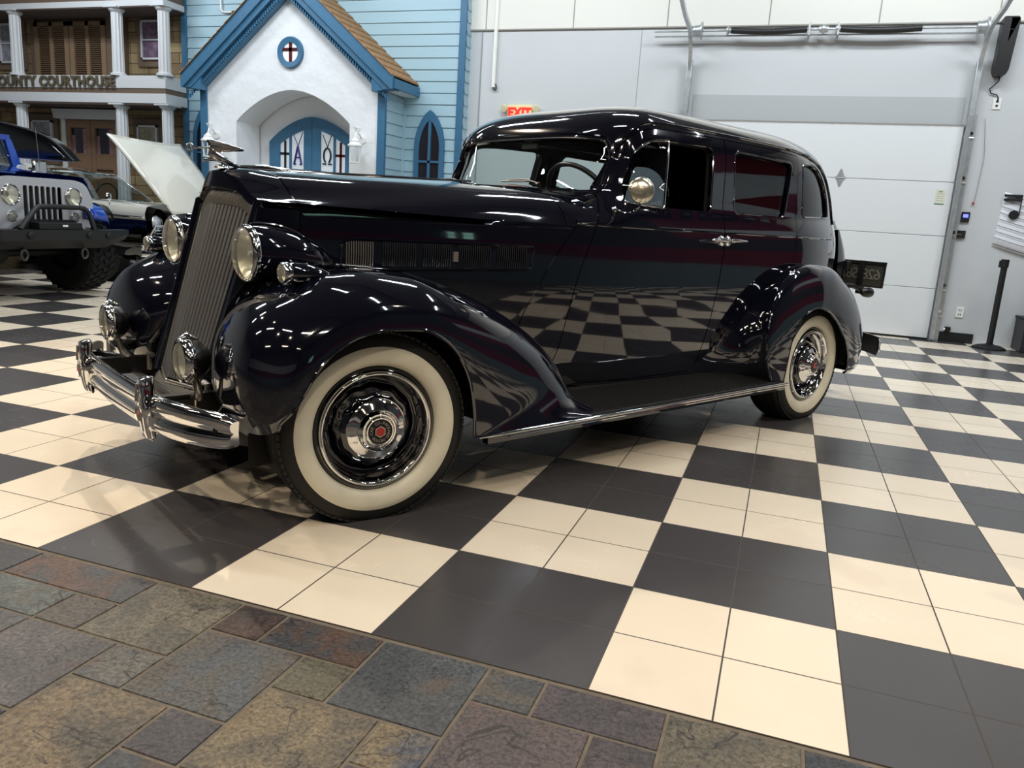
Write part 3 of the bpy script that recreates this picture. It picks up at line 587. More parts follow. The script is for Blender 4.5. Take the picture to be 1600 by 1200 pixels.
# arched double doors with alpha and omega lights
DD = front_arch(-.68, .78, 1.98, .36, 1.75)
def doorz(x):
    c = .05; r = .73; u = abs((x - c) / r); return 1.98 + .36 * max(0, 1 - u ** 1.75) ** (1 / 1.05)
GL = mat('opal_door_glass', (.80, .83, .84), .35, emit=((.9, .95, 1), .12)); LEAD = mat('lead_dark', (.10, .10, .13), .4); PURP = mat('stained_purple', (.20, .12, .45), .3); REDG = mat('stained_red', (.30, .08, .10), .3)
dr = None
for s, xa, xb in ((-1, -.68, .047), (1, .053, .78)):
    n = 16; xs = [xa + (xb - xa) * i / n for i in range(n + 1)]
    panes = [(-.50, -.335), (-.305, -.09)] if s < 0 else [(.19, .405), (.435, .60)]
    o = MB().prism([(xa, 0)] + [(x, doorz(x)) for x in xs] + [(xb, 0)], lambda a, c: (a, .50, c), lambda a, c: (a, .53, c)).build('double_door_leaf', BLUE, ch, smooth=0)
    # raised frame so that panes sit deep
    segs = [(xa, panes[0][0]), (panes[0][1], panes[1][0]), (panes[1][1], xb)]
    b = MB()
    for a0, a1 in segs:
        m = 6; q = [a0 + (a1 - a0) * i / m for i in range(m + 1)]
        b.prism([(a0, 0)] + [(x, doorz(x)) for x in q] + [(a1, 0)], lambda a, c: (a, .47, c), lambda a, c: (a, .50, c))
    for a0, a1 in panes:
        b.box(a0, a1, .47, .50, 0, 1.54); m = 5; q = [a0 + (a1 - a0) * i / m for i in range(m + 1)]
        b.prism([(a0, doorz(a0) - .17)] + [(x, doorz(x)) for x in q] + [(x, doorz(x) - .17) for x in q[::-1]][:-1], lambda a, c: (a, .47, c), lambda a, c: (a, .50, c))
    b.build('door_frame', BLUE, o, smooth=0)
    for a0, a1 in panes: MB().box(a0, a1, .494, .499, 1.54, max(doorz(a0), doorz(a1)) - .15).build('door_pane', GL, o, smooth=0)
    inner = max(panes, key=lambda p_: -abs((p_[0] + p_[1]) / 2 - .05)); outer = min(panes, key=lambda p_: -abs((p_[0] + p_[1]) / 2 - .05))
    c = (outer[0] + outer[1]) / 2
    MB().box(c - .018, c + .018, .487, .494, 1.54, 2.0).box(outer[0], outer[1], .487, .494, 1.80, 1.835).build('leaded_cross', LEAD if s < 0 else REDG, o, smooth=0)
    c = (inner[0] + inner[1]) / 2
    b = MB()
    b.tube([(c, .49, 1.93), (c - .08, .49, 2.10)], .006, 6).tube([(c, .49, 1.93), (c + .08, .49, 2.13)], .006, 6)
    if s < 0:
        b.tube([(c - .062, .485, 1.68), (c, .485, 1.93)], .015, 6).tube([(c + .062, .485, 1.68), (c, .485, 1.93)], .015, 6).tube([(c - .035, .485, 1.77), (c + .035, .485, 1.77)], .01, 6).box(c - .075, c - .03, .478, .49, 1.665, 1.685).box(c + .03, c + .075, .478, .49, 1.665, 1.685)
    else:
        P = [(c + .058 * math.cos(math.radians(a)), .485, 1.81 + .105 * math.sin(math.radians(a))) for a in range(-60, 241, 15)]
        b.tube(P, .014, 6).box(c - .075, c - .015, .478, .49, 1.685, 1.705).box(c + .015, c + .075, .478, .49, 1.685, 1.705)
    b.build('leaded_letter', PURP if s < 0 else mat('stained_green_black', (.10, .14, .13), .3), o)
# wall lanterns
for i, x in enumerate((-1.24, 1.14)):
    lr = empty('wall_lantern', (-5.21 + x, 7.93, 1.68), 0, ('ornate white wall lantern right of the blue arched doors', 'ornate white wall lantern left of the arch, behind the chrome hood ornament')[1 - i], 'lantern', 'white lanterns on the chapel front')
    lr.scale = (1.3, 1.3, 1.08)
    LW = mat('lantern_white', (.93, .93, .92), .4)
    MB().lathe([(0, 0), (.055, 0), (.06, .015), (.058, .02)], (0, -.13, 0), n=6).build('base', LW, lr, smooth=20)
    b = MB()
    for k in range(6):
        a = pi / 3 * k; b.tube([(.05 * math.cos(a), -.13 + .05 * math.sin(a), .01), (.066 * math.cos(a), -.13 + .066 * math.sin(a), .215)], .005, 6)
    b.build('cage', LW, lr); MB().lathe([(.047, .02), (.062, .21)], (0, -.13, 0), n=6, caps=False).build('pane', glass('lantern_glass', (.9, .92, .92)), lr, smooth=0)
    MB().tube([(0, -.13, .02), (0, -.13, .14)], .01).build('candle', LW, lr)
    MB().lathe([(.078, .205), (.078, .220), (.055, .240), (.045, .262), (.05, .268), (.02, .30), (0, .33)], (0, -.13, 0), n=12).build('roof', LW, lr)
    b = MB(); b.tube([(0, 0, .30), (0, -.05, .36), (0, -.11, .37), (0, -.13, .32)], .009, 8)
    for k in range(5):
        a = k * 1.25; b.tube([(0, -.10, .36), (.035 * math.cos(a), -.10 + .03 * math.sin(a), .40 + .01 * k), (.05 * math.cos(a + .6), -.10 + .04 * math.sin(a + .6), .43), (.03 * math.cos(a + 1.2), -.10, .42)], .0045, 6)
    b.tube([(0, -.1, .36), (0, -.1, .47)], .004, 6); b.build('scroll', LW, lr)
    MB().lathe([(0, 0), (.05, 0), (.05, -.012), (0, -.016)], (0, 0, .30), (0, 1, 0), 20).build('wall_plate', LW, lr)
r = empty('drain_pipe', (-6.75, 8.46, 3.78), 0, 'short white bent pipe on the pale blue siding at the top', 'pipe'); MB().tube([(-.02, 0, .5), (-.02, 0, .06), (.0, 0, .015), (.05, 0, 0), (.18, 0, 0)], .014, 10).build('pipe', WHT, r); MB().tube([(.18, 0, 0), (.23, 0, 0)], .018, 10).build('fitting', DARK, r)
# ------------------------------------------------------------------ courthouse facade
def stone_mat():
    m = bpy.data.materials.new('tan_stone'); m.use_nodes = True; nt = m.node_tree; b = nt.nodes['Principled BSDF']
    tc = nn(nt, 'ShaderNodeTexCoord'); mp = nn(nt, 'ShaderNodeMapping'); mp.inputs['Rotation'].default_value = (math.radians(90), 0, 0); nt.links.new(tc.outputs['Object'], mp.inputs[0])
    br = nn(nt, 'ShaderNodeTexBrick'); br.inputs['Scale'].default_value = 1; br.inputs['Brick Width'].default_value = .34; br.inputs['Row Height'].default_value = .155; br.inputs['Mortar Size'].default_value = .006; br.inputs['Mortar Smooth'].default_value = .3
    br.inputs['Color1'].default_value = (*s2l((.60, .53, .38)), 1); br.inputs['Color2'].default_value = (*s2l((.50, .41, .30)), 1); br.inputs['Mortar'].default_value = (*s2l((.28, .23, .18)), 1); br.offset_frequency = 2; br.squash_frequency = 3; br.squash = .7
    nt.links.new(mp.outputs[0], br.inputs['Vector'])
    n1 = nn(nt, 'ShaderNodeTexNoise'); n1.inputs['Scale'].default_value = 6; n1.inputs['Detail'].default_value = 6; nt.links.new(tc.outputs['Object'], n1.inputs['Vector'])
    r_ = nn(nt, 'ShaderNodeMapRange'); r_.inputs[3].default_value = .6; r_.inputs[4].default_value = 1.35; nt.links.new(n1.outputs[0], r_.inputs[0])
    mx = nn(nt, 'ShaderNodeMix', data_type='RGBA', blend_type='MULTIPLY'); mx.inputs[0].default_value = 1; nt.links.new(br.outputs[0], mx.inputs[6]); nt.links.new(r_.outputs[0], mx.inputs[7]); nt.links.new(mx.outputs[2], b.inputs['Base Color']); b.inputs['Roughness'].default_value = .8
    bp = nn(nt, 'ShaderNodeBump'); bp.inputs['Distance'].default_value = .02; bp.inputs['Strength'].default_value = .7; nt.links.new(mth(nt, 'ADD', mth(nt, 'SUBTRACT', 1.0, br.outputs[1]), n1.outputs[0]), bp.inputs['Height']); nt.links.new(bp.outputs[0], b.inputs['Normal'])
    return m
CW = mat('court_white', (.80, .81, .82), .5); BRN = mat('court_brown', (.42, .35, .29), .6); SHUT = mat('shutter_brown', (.50, .41, .32), .55)
co = empty('courthouse_facade', (-7.43, 8.03, 0), 0, 'tan stone courthouse front with white fluted columns and a white lettered beam', 'facade')
L = -5.5; RX = -.085
MB().box(L, RX, .57, .62, 0, CEIL).build('stone_wall', stone_mat(), co, smooth=0)
def beam(name, z0, z1, m, over=0.0):
    MB().box(L, 0 + over, -over, .43, z0, z1).box(L, RX, .43, .57, z0, z1).build(name, m, co, smooth=0, bevel=.004)
beam('lower_beam', 2.43, 2.57, CW, .015); beam('brown_band', 2.57, 2.645, BRN, -.01); beam('name_beam', 2.645, 2.825, CW, .0)
beam('top_beam', 3.79, 3.875, CW, .0); beam('top_brown_band', 3.875, 4.03, BRN, -.02); beam('cornice', 4.03, 4.6, CW, .05)
MB().box(L, 0, -.02, .43, 2.40, 2.43).box(L, RX, .43, .57, 2.40, 2.43).build('porch_ceiling', mat('ceil_dark_brown', (.27, .22, .20), .7), co, smooth=0)
MB().box(L, 0, .0, .43, 3.77, 3.79).box(L, RX, .43, .57, 3.77, 3.79).build('porch_ceiling', mat('ceil_dark_brown'), co, smooth=0)
LET = mat('bronze_letter', (.38, .34, .27), .5, .2)
MBt = MB(); cu = None
text('name_letters', 'COUNTY COURTHOUSE', .213, .012, LET, fr((-.93, -.016, 2.662), (1, 0, 0), (0, 0, 1), (0, -1, 0)), co, 'RIGHT', offset=.008, space=1.10)
def column(x, z0, z1, r0, r1):
    b = MB(); nf = 12
    wob = lambda a, k: (1 - .12 * (abs(math.cos(a * nf / 2)) ** .7)) if 1 < k < 6 else 1
    b.lathe([(r0 * 1.35, z0), (r0 * 1.35, z0 + .03), (r0, z0 + .05), (r0 * .99, z0 + .2), (r1 * 1.01, (z0 + z1) / 2), (r1, z1 - .06), (r1 * 1.12, z1 - .05), (r1 * 1.4, z1 - .025), (r1 * 1.45, z1)], (x, .075, 0), n=96, wob=wob)
    b.box(x - r1 * 1.6, x + r1 * 1.6, .075 - r1 * 1.6, .075 + r1 * 1.6, z1 - .008, z1 + .012)
    return b.build('column', CW, co, smooth=50)
for x in (-2.96, -.91, -.04):
    column(x - .03, 2.825, 3.78, .088, .082); column(x - .0, 0, 2.41, .10, .083)
# shutters above
for x0, x1 in ((-3.12, -2.38), (-2.36, -1.62)):
    b = MB().box(x0, x0 + .09, .50, .56, 2.83, 3.72).box(x1 - .09, x1, .50, .56, 2.83, 3.72).box((x0 + x1) / 2 - .035, (x0 + x1) / 2 + .035, .50, .56, 2.83, 3.72).box(x0, x1, .50, .56, 3.66, 3.72)
    for k in range(26):
        z = 2.85 + k * .0315; b.obox(((x0 + x1) / 2, .53, z), ((x1 - x0) / 2 - .05, 0, 0), (0, .02, -.012), (0, .002, .003))
    b.box(x0, x1, .56, .57, 2.83, 3.72); b.build('shutter', SHUT, co, smooth=0)
b = MB().box(-3.22, -3.12, .52, .57, 2.83, 3.80).box(-1.62, -1.40, .52, .57, 2.83, 3.80).box(-1.30, -1.22, .48, .57, 2.83, 3.80); b.build('wall_trim', BRN, co, smooth=0)
CUR = mat('curtain_purple', (.42, .34, .42), .7, noise=(14, .5))
def win(x0, x1, z0, z1, fw, mull=True, sub=CUR, brown=.10):
    if brown: MB().box(x0 - brown, x1 + brown, .535, .575, z0 - brown, z1 + brown).build('window_surround', BRN, co, smooth=0)
    b = MB().box(x0, x0 + fw, .50, .54, z0, z1).box(x1 - fw, x1, .50, .54, z0, z1).box(x0, x1, .50, .54, z0, z0 + fw).box(x0, x1, .50, .54, z1 - fw, z1)
    if mull: b.box(x0, x1, .505, .54, (z0 + z1) / 2 - .01, (z0 + z1) / 2 + .01)
    w_ = b.build('window_frame', CW, co, smooth=0)
    MB().box(x0 + fw, x1 - fw, .525, .533, z0 + fw, z1 - fw).build('curtained_pane', sub, w_, smooth=0)
win(-.92, -.52, 3.15, 3.72, .025); win(-3.9, -3.45, 3.1, 3.72, .03, sub=mat('curtain_grey', (.55, .55, .58), .7, noise=(14, .3)))
win(-1.06, -.66, 1.60, 2.17, .03, False, mat('paper_blind', (.62, .60, .52), .7, noise=(20, .2))); win(-3.3, -2.85, 1.6, 2.2, .03, True, mat('curtain_grey'))
# lower double door
b = MB().prism([(-2.68, 2.23), (-2.72, 2.38), (-1.30, 2.38), (-1.34, 2.23)], lambda a, c: (a, .40, c), lambda a, c: (a, .57, c)).box(-2.62, -2.53, .48, .57, 0, 2.23).box(-1.47, -1.40, .48, .57, 0, 2.23); b.build('door_surround', CW, co, smooth=0, bevel=.006)
DBR = mat('door_brown', (.49, .38, .29), .5)
for x0, x1 in ((-2.53, -2.02), (-2.01, -1.47)):
    b = MB().box(x0, x0 + .09, .50, .56, 0, 2.22).box(x1 - .09, x1, .50, .56, 0, 2.22).box(x0 + .09, x1 - .09, .50, .56, 2.10, 2.22).box(x0 + .09, x1 - .09, .50, .56, 1.45, 1.70).box(x0 + .09, x1 - .09, .50, .56, 0, .3).box(x0 + .09, x1 - .09, .53, .56, .3, 1.45)
    d_ = b.build('door_leaf', DBR, co, smooth=0, bevel=.004)
    MB().box(x0 + .09, x1 - .09, .535, .545, 1.70, 2.10).build('door_pane', mat('door_dark_glass', (.13, .12, .16), .15), d_, smooth=0)
    MB().box(x0 + .09, x0 + .16, .528, .535, 1.70, 1.98).box(x1 - .19, x1 - .09, .528, .535, 1.70, 2.09).build('curtain', mat('curtain_mauve', (.55, .42, .44), .7, noise=(25, .4)), d_, smooth=0)
    MB().lathe([(.0, 0), (.01, 0), (.012, -.03), (.025, -.045), (.02, -.06), (0, -.065)], (x1 - .045 if x0 < -2.2 else x0 + .045, .50, 1.42), (0, 1, 0), 14).build('door_knob', mat('brass', (.75, .6, .3), .3, 1.0), d_)

# ------------------------------------------------------------------ the black sedan
def pchip(xs,ys):
    xs=np.array(xs,float);ys=np.array(ys,float);h=np.diff(xs);d=np.diff(ys)/h
    m=np.zeros(len(xs))
    for i in range(1,len(xs)-1):
        if d[i-1]*d[i]>0:
            w1=2*h[i]+h[i-1];w2=h[i]+2*h[i-1]
            m[i]=(w1+w2)/(w1/d[i-1]+w2/d[i])
    m[0]=d[0];m[-1]=d[-1]
    def f(x):
        if x<=xs[0]: return float(ys[0]+m[0]*(x-xs[0])) 
        if x>=xs[-1]: return float(ys[-1]+m[-1]*(x-xs[-1]))
        i=int(np.searchsorted(xs,x))-1
        t=(x-xs[i])/h[i]
        return float((2*t**3-3*t*t+1)*ys[i]+(t**3-2*t*t+t)*h[i]*m[i]+(-2*t**3+3*t*t)*ys[i+1]+(t**3-t*t)*h[i]*m[i+1])
    return f
ZT=1.757
wz=pchip([.34,.42,.55,.7,.85,1.0,1.1,1.17,1.21,1.3,1.4,1.5,1.56,1.6,1.64,1.67,1.695,1.715,1.733,1.746,1.7535,1.757],
         [.69,.715,.745,.765,.775,.775,.765,.745,.728,.712,.697,.678,.66,.64,.605,.56,.495,.41,.31,.2,.1,.0])
gx=pchip([-.5,-.25,-.12,0,.3,.6,.8,.95,1.1,1.4,1.75],[.33,.405,.450,.49,.617,.75,.832,.885,.93,.98,1.0])
xfz=pchip([1.10,1.15,1.20,1.24,1.27,1.34,1.40,1.46,1.52,1.56,1.60,1.64,1.68,1.71,1.735,1.749,1.757],
          [.60,.84,1.02,1.14,1.20,1.235,1.262,1.290,1.320,1.342,1.375,1.425,1.51,1.64,1.83,2.0,2.2])
lf=pchip([1.10,1.15,1.2,1.27,1.5,1.6,1.7,1.757],[.9,.65,.45,.30,.28,.26,.42,.6])
xrz=pchip([.34,1.0,1.17,1.29,1.4,1.51,1.6,1.67,1.705,1.733,1.749,1.757],[3.92,4.02,4.0,3.97,3.92,3.85,3.72,3.5,3.28,3.0,2.75,2.5])
PR=2.3
def xs_(z):  # start of rear rounding
    return min(2.7, 0.35*xfz(max(z,1.1))+.65*xrz(z)) if z>1.6 else 2.7
def Y(x,z):
    w=max(wz(z),0.0)
    b=min(max((z-1.10)/.5,0),1)
    g=gx(x) if x<1.75 else 1.0
    g=g*(1-b)+(g**.6)*b if g<1 else 1.0
    r=1.0
    if z>1.10:
        xf=xfz(z);L=lf(z)
        t=(xf+L-x)/L
        if t>=1: return 0.0
        if t>0:
                q=3+1.2*min(max((z-1.42)/.14,0),1)
                r=(1-t**q)**(1/q)
                k=min(max((z-1.10)/.09,0),1); r=1-(1-r)*k*k*(3-2*k)
    s=1.0
    a=xs_(z);xr=xrz(z)
    if x>a:
        t=(x-a)/(xr-a)
        if t>=1: return 0.0
        s=(1-t**PR)**(1/PR)
    return w*g*r*s
HC=pchip([-.35,-.2,.1,.5,.8,1.0,1.15,1.3],[1.228,1.238,1.248,1.262,1.27,1.277,1.283,1.29])
sf=pchip([0,.2,.45,.62,.74,.84,.92,1.0],[1,.965,.80,.56,.32,.16,.07,0])
sr=pchip([0,.25,.5,.7,.85,.95,1.0],[1,.985,.93,.82,.62,.32,0])
def hoodz(x,s):
    k=min(max((x+.2)/1.2,0),1); k=k*k*(3-2*k)
    return 1.10+(HC(x)-1.10)*((1-k)*sf(s)+k*sr(s))
def norm(x,z,e=.002):
    dx=(Y(x+e,z)-Y(x-e,z))/(2*e); dz=(Y(x,z+e)-Y(x,z-e))/(2*e)
    v=np.array([-dx,-1.0,-dz]) # near side outward is -y ; surface y=-Y => F=-y-Y => grad (-Yx,-1,-Yz)
    return v/np.linalg.norm(v)

FDX=pchip([.37,.46,.546,.68,.80,.97,1.107,1.16,1.235,1.30,1.36,1.42,1.48],[.965,.985,1.006,1.024,1.042,1.091,1.151,1.185,1.243,1.283,1.315,1.348,1.385])
HRX=pchip([.45,.60,.70,.838,.979,1.03,1.10],[.765,.775,.802,.866,.944,.980,1.038])

def P3(x, y, z): return (x, y, z)
car = empty('vintage_sedan', (-.4868, 1.1477, 0), math.radians(60.5), 'large glossy midnight blue 1930s sedan with whitewall tyres on the checkered floor', 'car')
def mesh_n(name, verts, faces, normals, m, parent, sharp_from=None):
    """mesh with analytic vertex normals; faces past sharp_from are flat"""
    me = bpy.data.meshes.new(name); me.from_pydata([tuple(v) for v in verts], [], faces); me.materials.append(m); me.shade_smooth()
    ln = []
    for p in me.polygons:
        for li in p.loop_indices:
            vi = me.loops[li].vertex_index
            nrm = normals[vi]
            ln.append((0, 0, 0) if (nrm is None or (sharp_from is not None and p.index >= sharp_from)) else tuple(nrm))
    me.normals_split_custom_set(ln)
    o = bpy.data.objects.new(name, me); COL.objects.link(o); o.parent = parent; return o
def seg_dense(poly, step):
    out = []
    n = len(poly)
    for i in range(n):
        a = poly[i]; b = poly[(i + 1) % n]; d = math.hypot(b[0] - a[0], b[1] - a[1]); k = max(1, int(math.ceil(d / step)))
        for q in range(k): out.append((a[0] + (b[0] - a[0]) * q / k, a[1] + (b[1] - a[1]) * q / k))
    return out
def inpoly(pts, poly):
    pts = np.asarray(pts); x = pts[:, 0]; y = pts[:, 1]; c = np.zeros(len(pts), bool); n = len(poly)
    for i in range(n):
        x1, y1 = poly[i]; x2, y2 = poly[i - 1]
        if y1 == y2: continue
        m = ((y1 > y) != (y2 > y)) & (x < (x2 - x1) * (y - y1) / (y2 - y1) + x1); c ^= m
    return c
def cdt(outline, holes=(), step=.035, hstep=.02):
    O = seg_dense(outline, hstep); H = [seg_dense(h, hstep) for h in holes]
    V = list(O); E = [(i, (i + 1) % len(O)) for i in range(len(O))]; loops = [list(range(len(O)))]
    for h in H:
        n = len(V); V += h; E += [(n + i, n + (i + 1) % len(h)) for i in range(len(h))]; loops.append(list(range(n, n + len(h))))
    bd = np.array(V); xs = [p[0] for p in O]; ys = [p[1] for p in O]
    G = [(x, y) for x in np.arange(min(xs) + step / 2, max(xs), step) for y in np.arange(min(ys) + step / 2, max(ys), step)]
    G = np.array(G)
    ok = inpoly(G, O)
    for h in H: ok &= ~inpoly(G, h)
    G = G[ok]; d = np.sqrt(((G[:, None, :] - bd[None, :, :]) ** 2).sum(2)).min(1); G = G[d > step * .45]
    V = V + [tuple(g_) for g_ in G]
    r = delaunay_2d_cdt([Vector(v) for v in V], E, [], 0, 1e-6)
    vs = [tuple(v) for v in r[0]]; fs = r[2]; cen = np.array([[sum(vs[i][0] for i in f_) / 3, sum(vs[i][1] for i in f_) / 3] for f_ in fs])
    ok = inpoly(cen, O)
    for h in H: ok &= ~inpoly(cen, h)
    fs = [tuple(f_) for f_, k in zip(fs, ok) if k]
    # loops expressed with output indices
    mp = {}
    for j, src in enumerate(r[3]):
        for s_ in src: mp[s_] = j
    loops = [[mp[i] for i in l] for l in loops]
    return vs, fs, loops
def nside(x, z, e=.0015):
    dx = (Y(x + e, z) - Y(x - e, z)) / (2 * e); dz = (Y(x, z + e) - Y(x, z - e)) / (2 * e)
    return Vector((-dx, -1, -dz)).normalized()
def side_panel(name, outline, holes, m, parent, side, depth=.02, rim=True, lift=0.0, step=.035, hole_depth=.03):
    """a body panel on the side surface, (x, z) outline; side -1 = near, 1 = far. rims turned inward"""
    vs, fs, loops = cdt(outline, holes, step)
    N = [nside(x, z) for x, z in vs]
    V = [Vector((x, -Y(x, z), z)) + N[i] * lift for i, (x, z) in enumerate(vs)]
    F = []
    for f_ in fs:
        a, b, c = (V[i] for i in f_); nf = (b - a).cross(c - a)
        F.append(f_ if nf.dot(N[f_[0]]) > 0 else f_[::-1])
    ns = len(F); nn_ = [tuple(n_) for n_ in N]
    for li, l in enumerate(loops):
        if li == 0 and not rim: continue
        dp = depth if li == 0 else hole_depth
        base = len(V); k = len(l)
        for i in l: V.append(Vector(V[i])); nn_.append(None)
        for i in l: V.append(V[i] - N[i] * dp); nn_.append(None)
        for q in range(k): F.append((base + q, base + (q + 1) % k, base + k + (q + 1) % k, base + k + q))
    if side > 0:
        V = [Vector((v.x, -v.y, v.z)) for v in V]; nn_ = [None if n_ is None else (n_[0], -n_[1], n_[2]) for n_ in nn_]; F = [f_[::-1] for f_ in F]
    return mesh_n(name, V, F, nn_, m, parent, ns)
def grid_n(name, P, m, parent, cu=False, flip=False, mirror=False, subd=0):
    b = MB(); b.grid([[(p[0], -p[1], p[2]) if mirror else tuple(p) for p in r] for r in P], cu=cu)
    o = b.build(name, m, parent, smooth=60); return o

# windows and doors, (x, z)
FW = rounded([(1.340, 1.215), (1.352, 1.30), (1.425, 1.455), (1.50, 1.512), (1.66, 1.528), (2.035, 1.536), (1.99, 1.207), (1.57, 1.207)], [.04, .05, .06, .06, .1, .05, .03, .3])
RW = rounded([(2.222, 1.538), (2.815, 1.527), (2.705, 1.208), (2.195, 1.208)], .05)
QW = rounded([(2.945, 1.535), (3.11, 1.543), (3.235, 1.50), (3.335, 1.40), (3.365, 1.235), (2.915, 1.222)], [.04, .1, .1, .1, .05, .04])
FDF = [(FDX(z), z) for z in [.37 + (1.48 - .37) * i / 36 for i in range(37)]] + [(1.403, 1.503), (1.43, 1.528), (1.47, 1.550), (1.52, 1.565), (1.60, 1.574), (1.8, 1.580)]; NF = len(FDF) + 1
FD = FDF + [(2.135, 1.583), (2.125, 1.45), (2.078, 1.169), (2.062, .923), (2.043, .72), (2.024, .51), (2.01, .37)]
GAP = .007
RD = [(2.01 + GAP, .37), (2.024 + GAP, .51), (2.043 + GAP, .72), (2.062 + GAP, .923), (2.078 + GAP, 1.169), (2.125 + GAP, 1.45), (2.135 + GAP, 1.583), (2.5, 1.583), (2.885, 1.572), (2.868, 1.45), (2.835, 1.202), (2.79, 1.036), (2.76, .93), (2.58, .80), (2.46, .64), (2.40, .37)]
def xs_seam(z): return xfz(z) + .07
ZR = 1.60
front_up = [(xs_seam(z), z) for z in (1.60, 1.58, 1.56, 1.54, 1.52, 1.50, 1.48, 1.46, 1.44, 1.42, 1.40, 1.38, 1.36, 1.34, 1.32, 1.30, 1.28, 1.27, 1.26, 1.24, 1.22, 1.20)]
XREAR = 3.40
body_out = [(HRX(z) + .004, z) for z in [.45 + .65 * i / 24 for i in range(25)]] + [(1.048, 1.13), (1.062, 1.16)] + front_up[::-1] + [(1.75, ZR), (2.0, ZR), (2.3, ZR), (2.6, ZR), (2.9, ZR), (3.1, ZR), (3.25, ZR), (3.34, ZR), (XREAR, ZR)] + \
    [(XREAR, z) for z in (1.5, 1.4, 1.3, 1.2, 1.1, 1.0, .9, .8, .73)] + [(3.34, .79), (3.2, .84), (3.05, .855), (2.85, .835), (2.68, .76), (2.56, .64), (2.5, .5), (2.47, .37), (2.3, .345), (1.7, .345), (1.1, .345), (.85, .37)]
def grow(poly, d):
    n = len(poly); out = []; A = sum(poly[i][0] * poly[(i + 1) % n][1] - poly[(i + 1) % n][0] * poly[i][1] for i in range(n)); s = 1 if A > 0 else -1
    for i in range(n):
        a = Vector(poly[i - 1]); p = Vector(poly[i]); b = Vector(poly[(i + 1) % n]); t = (b - a).normalized(); q = p + Vector((t.y, -t.x)) * (d * s); out.append((q.x, q.y))
    return out
BOTH = [p for p in FD[:-1]] + [(2.01, .37)] + [p for p in RD[-1:]] 
door_hole = FD[:NF] + RD[7:]          # one opening for both doors, seam handled by the gap
door_hole = grow(door_hole, GAP * .6)
INNER = mat('body_inner_dark', (.05, .048, .05), .8)
shellp = {}
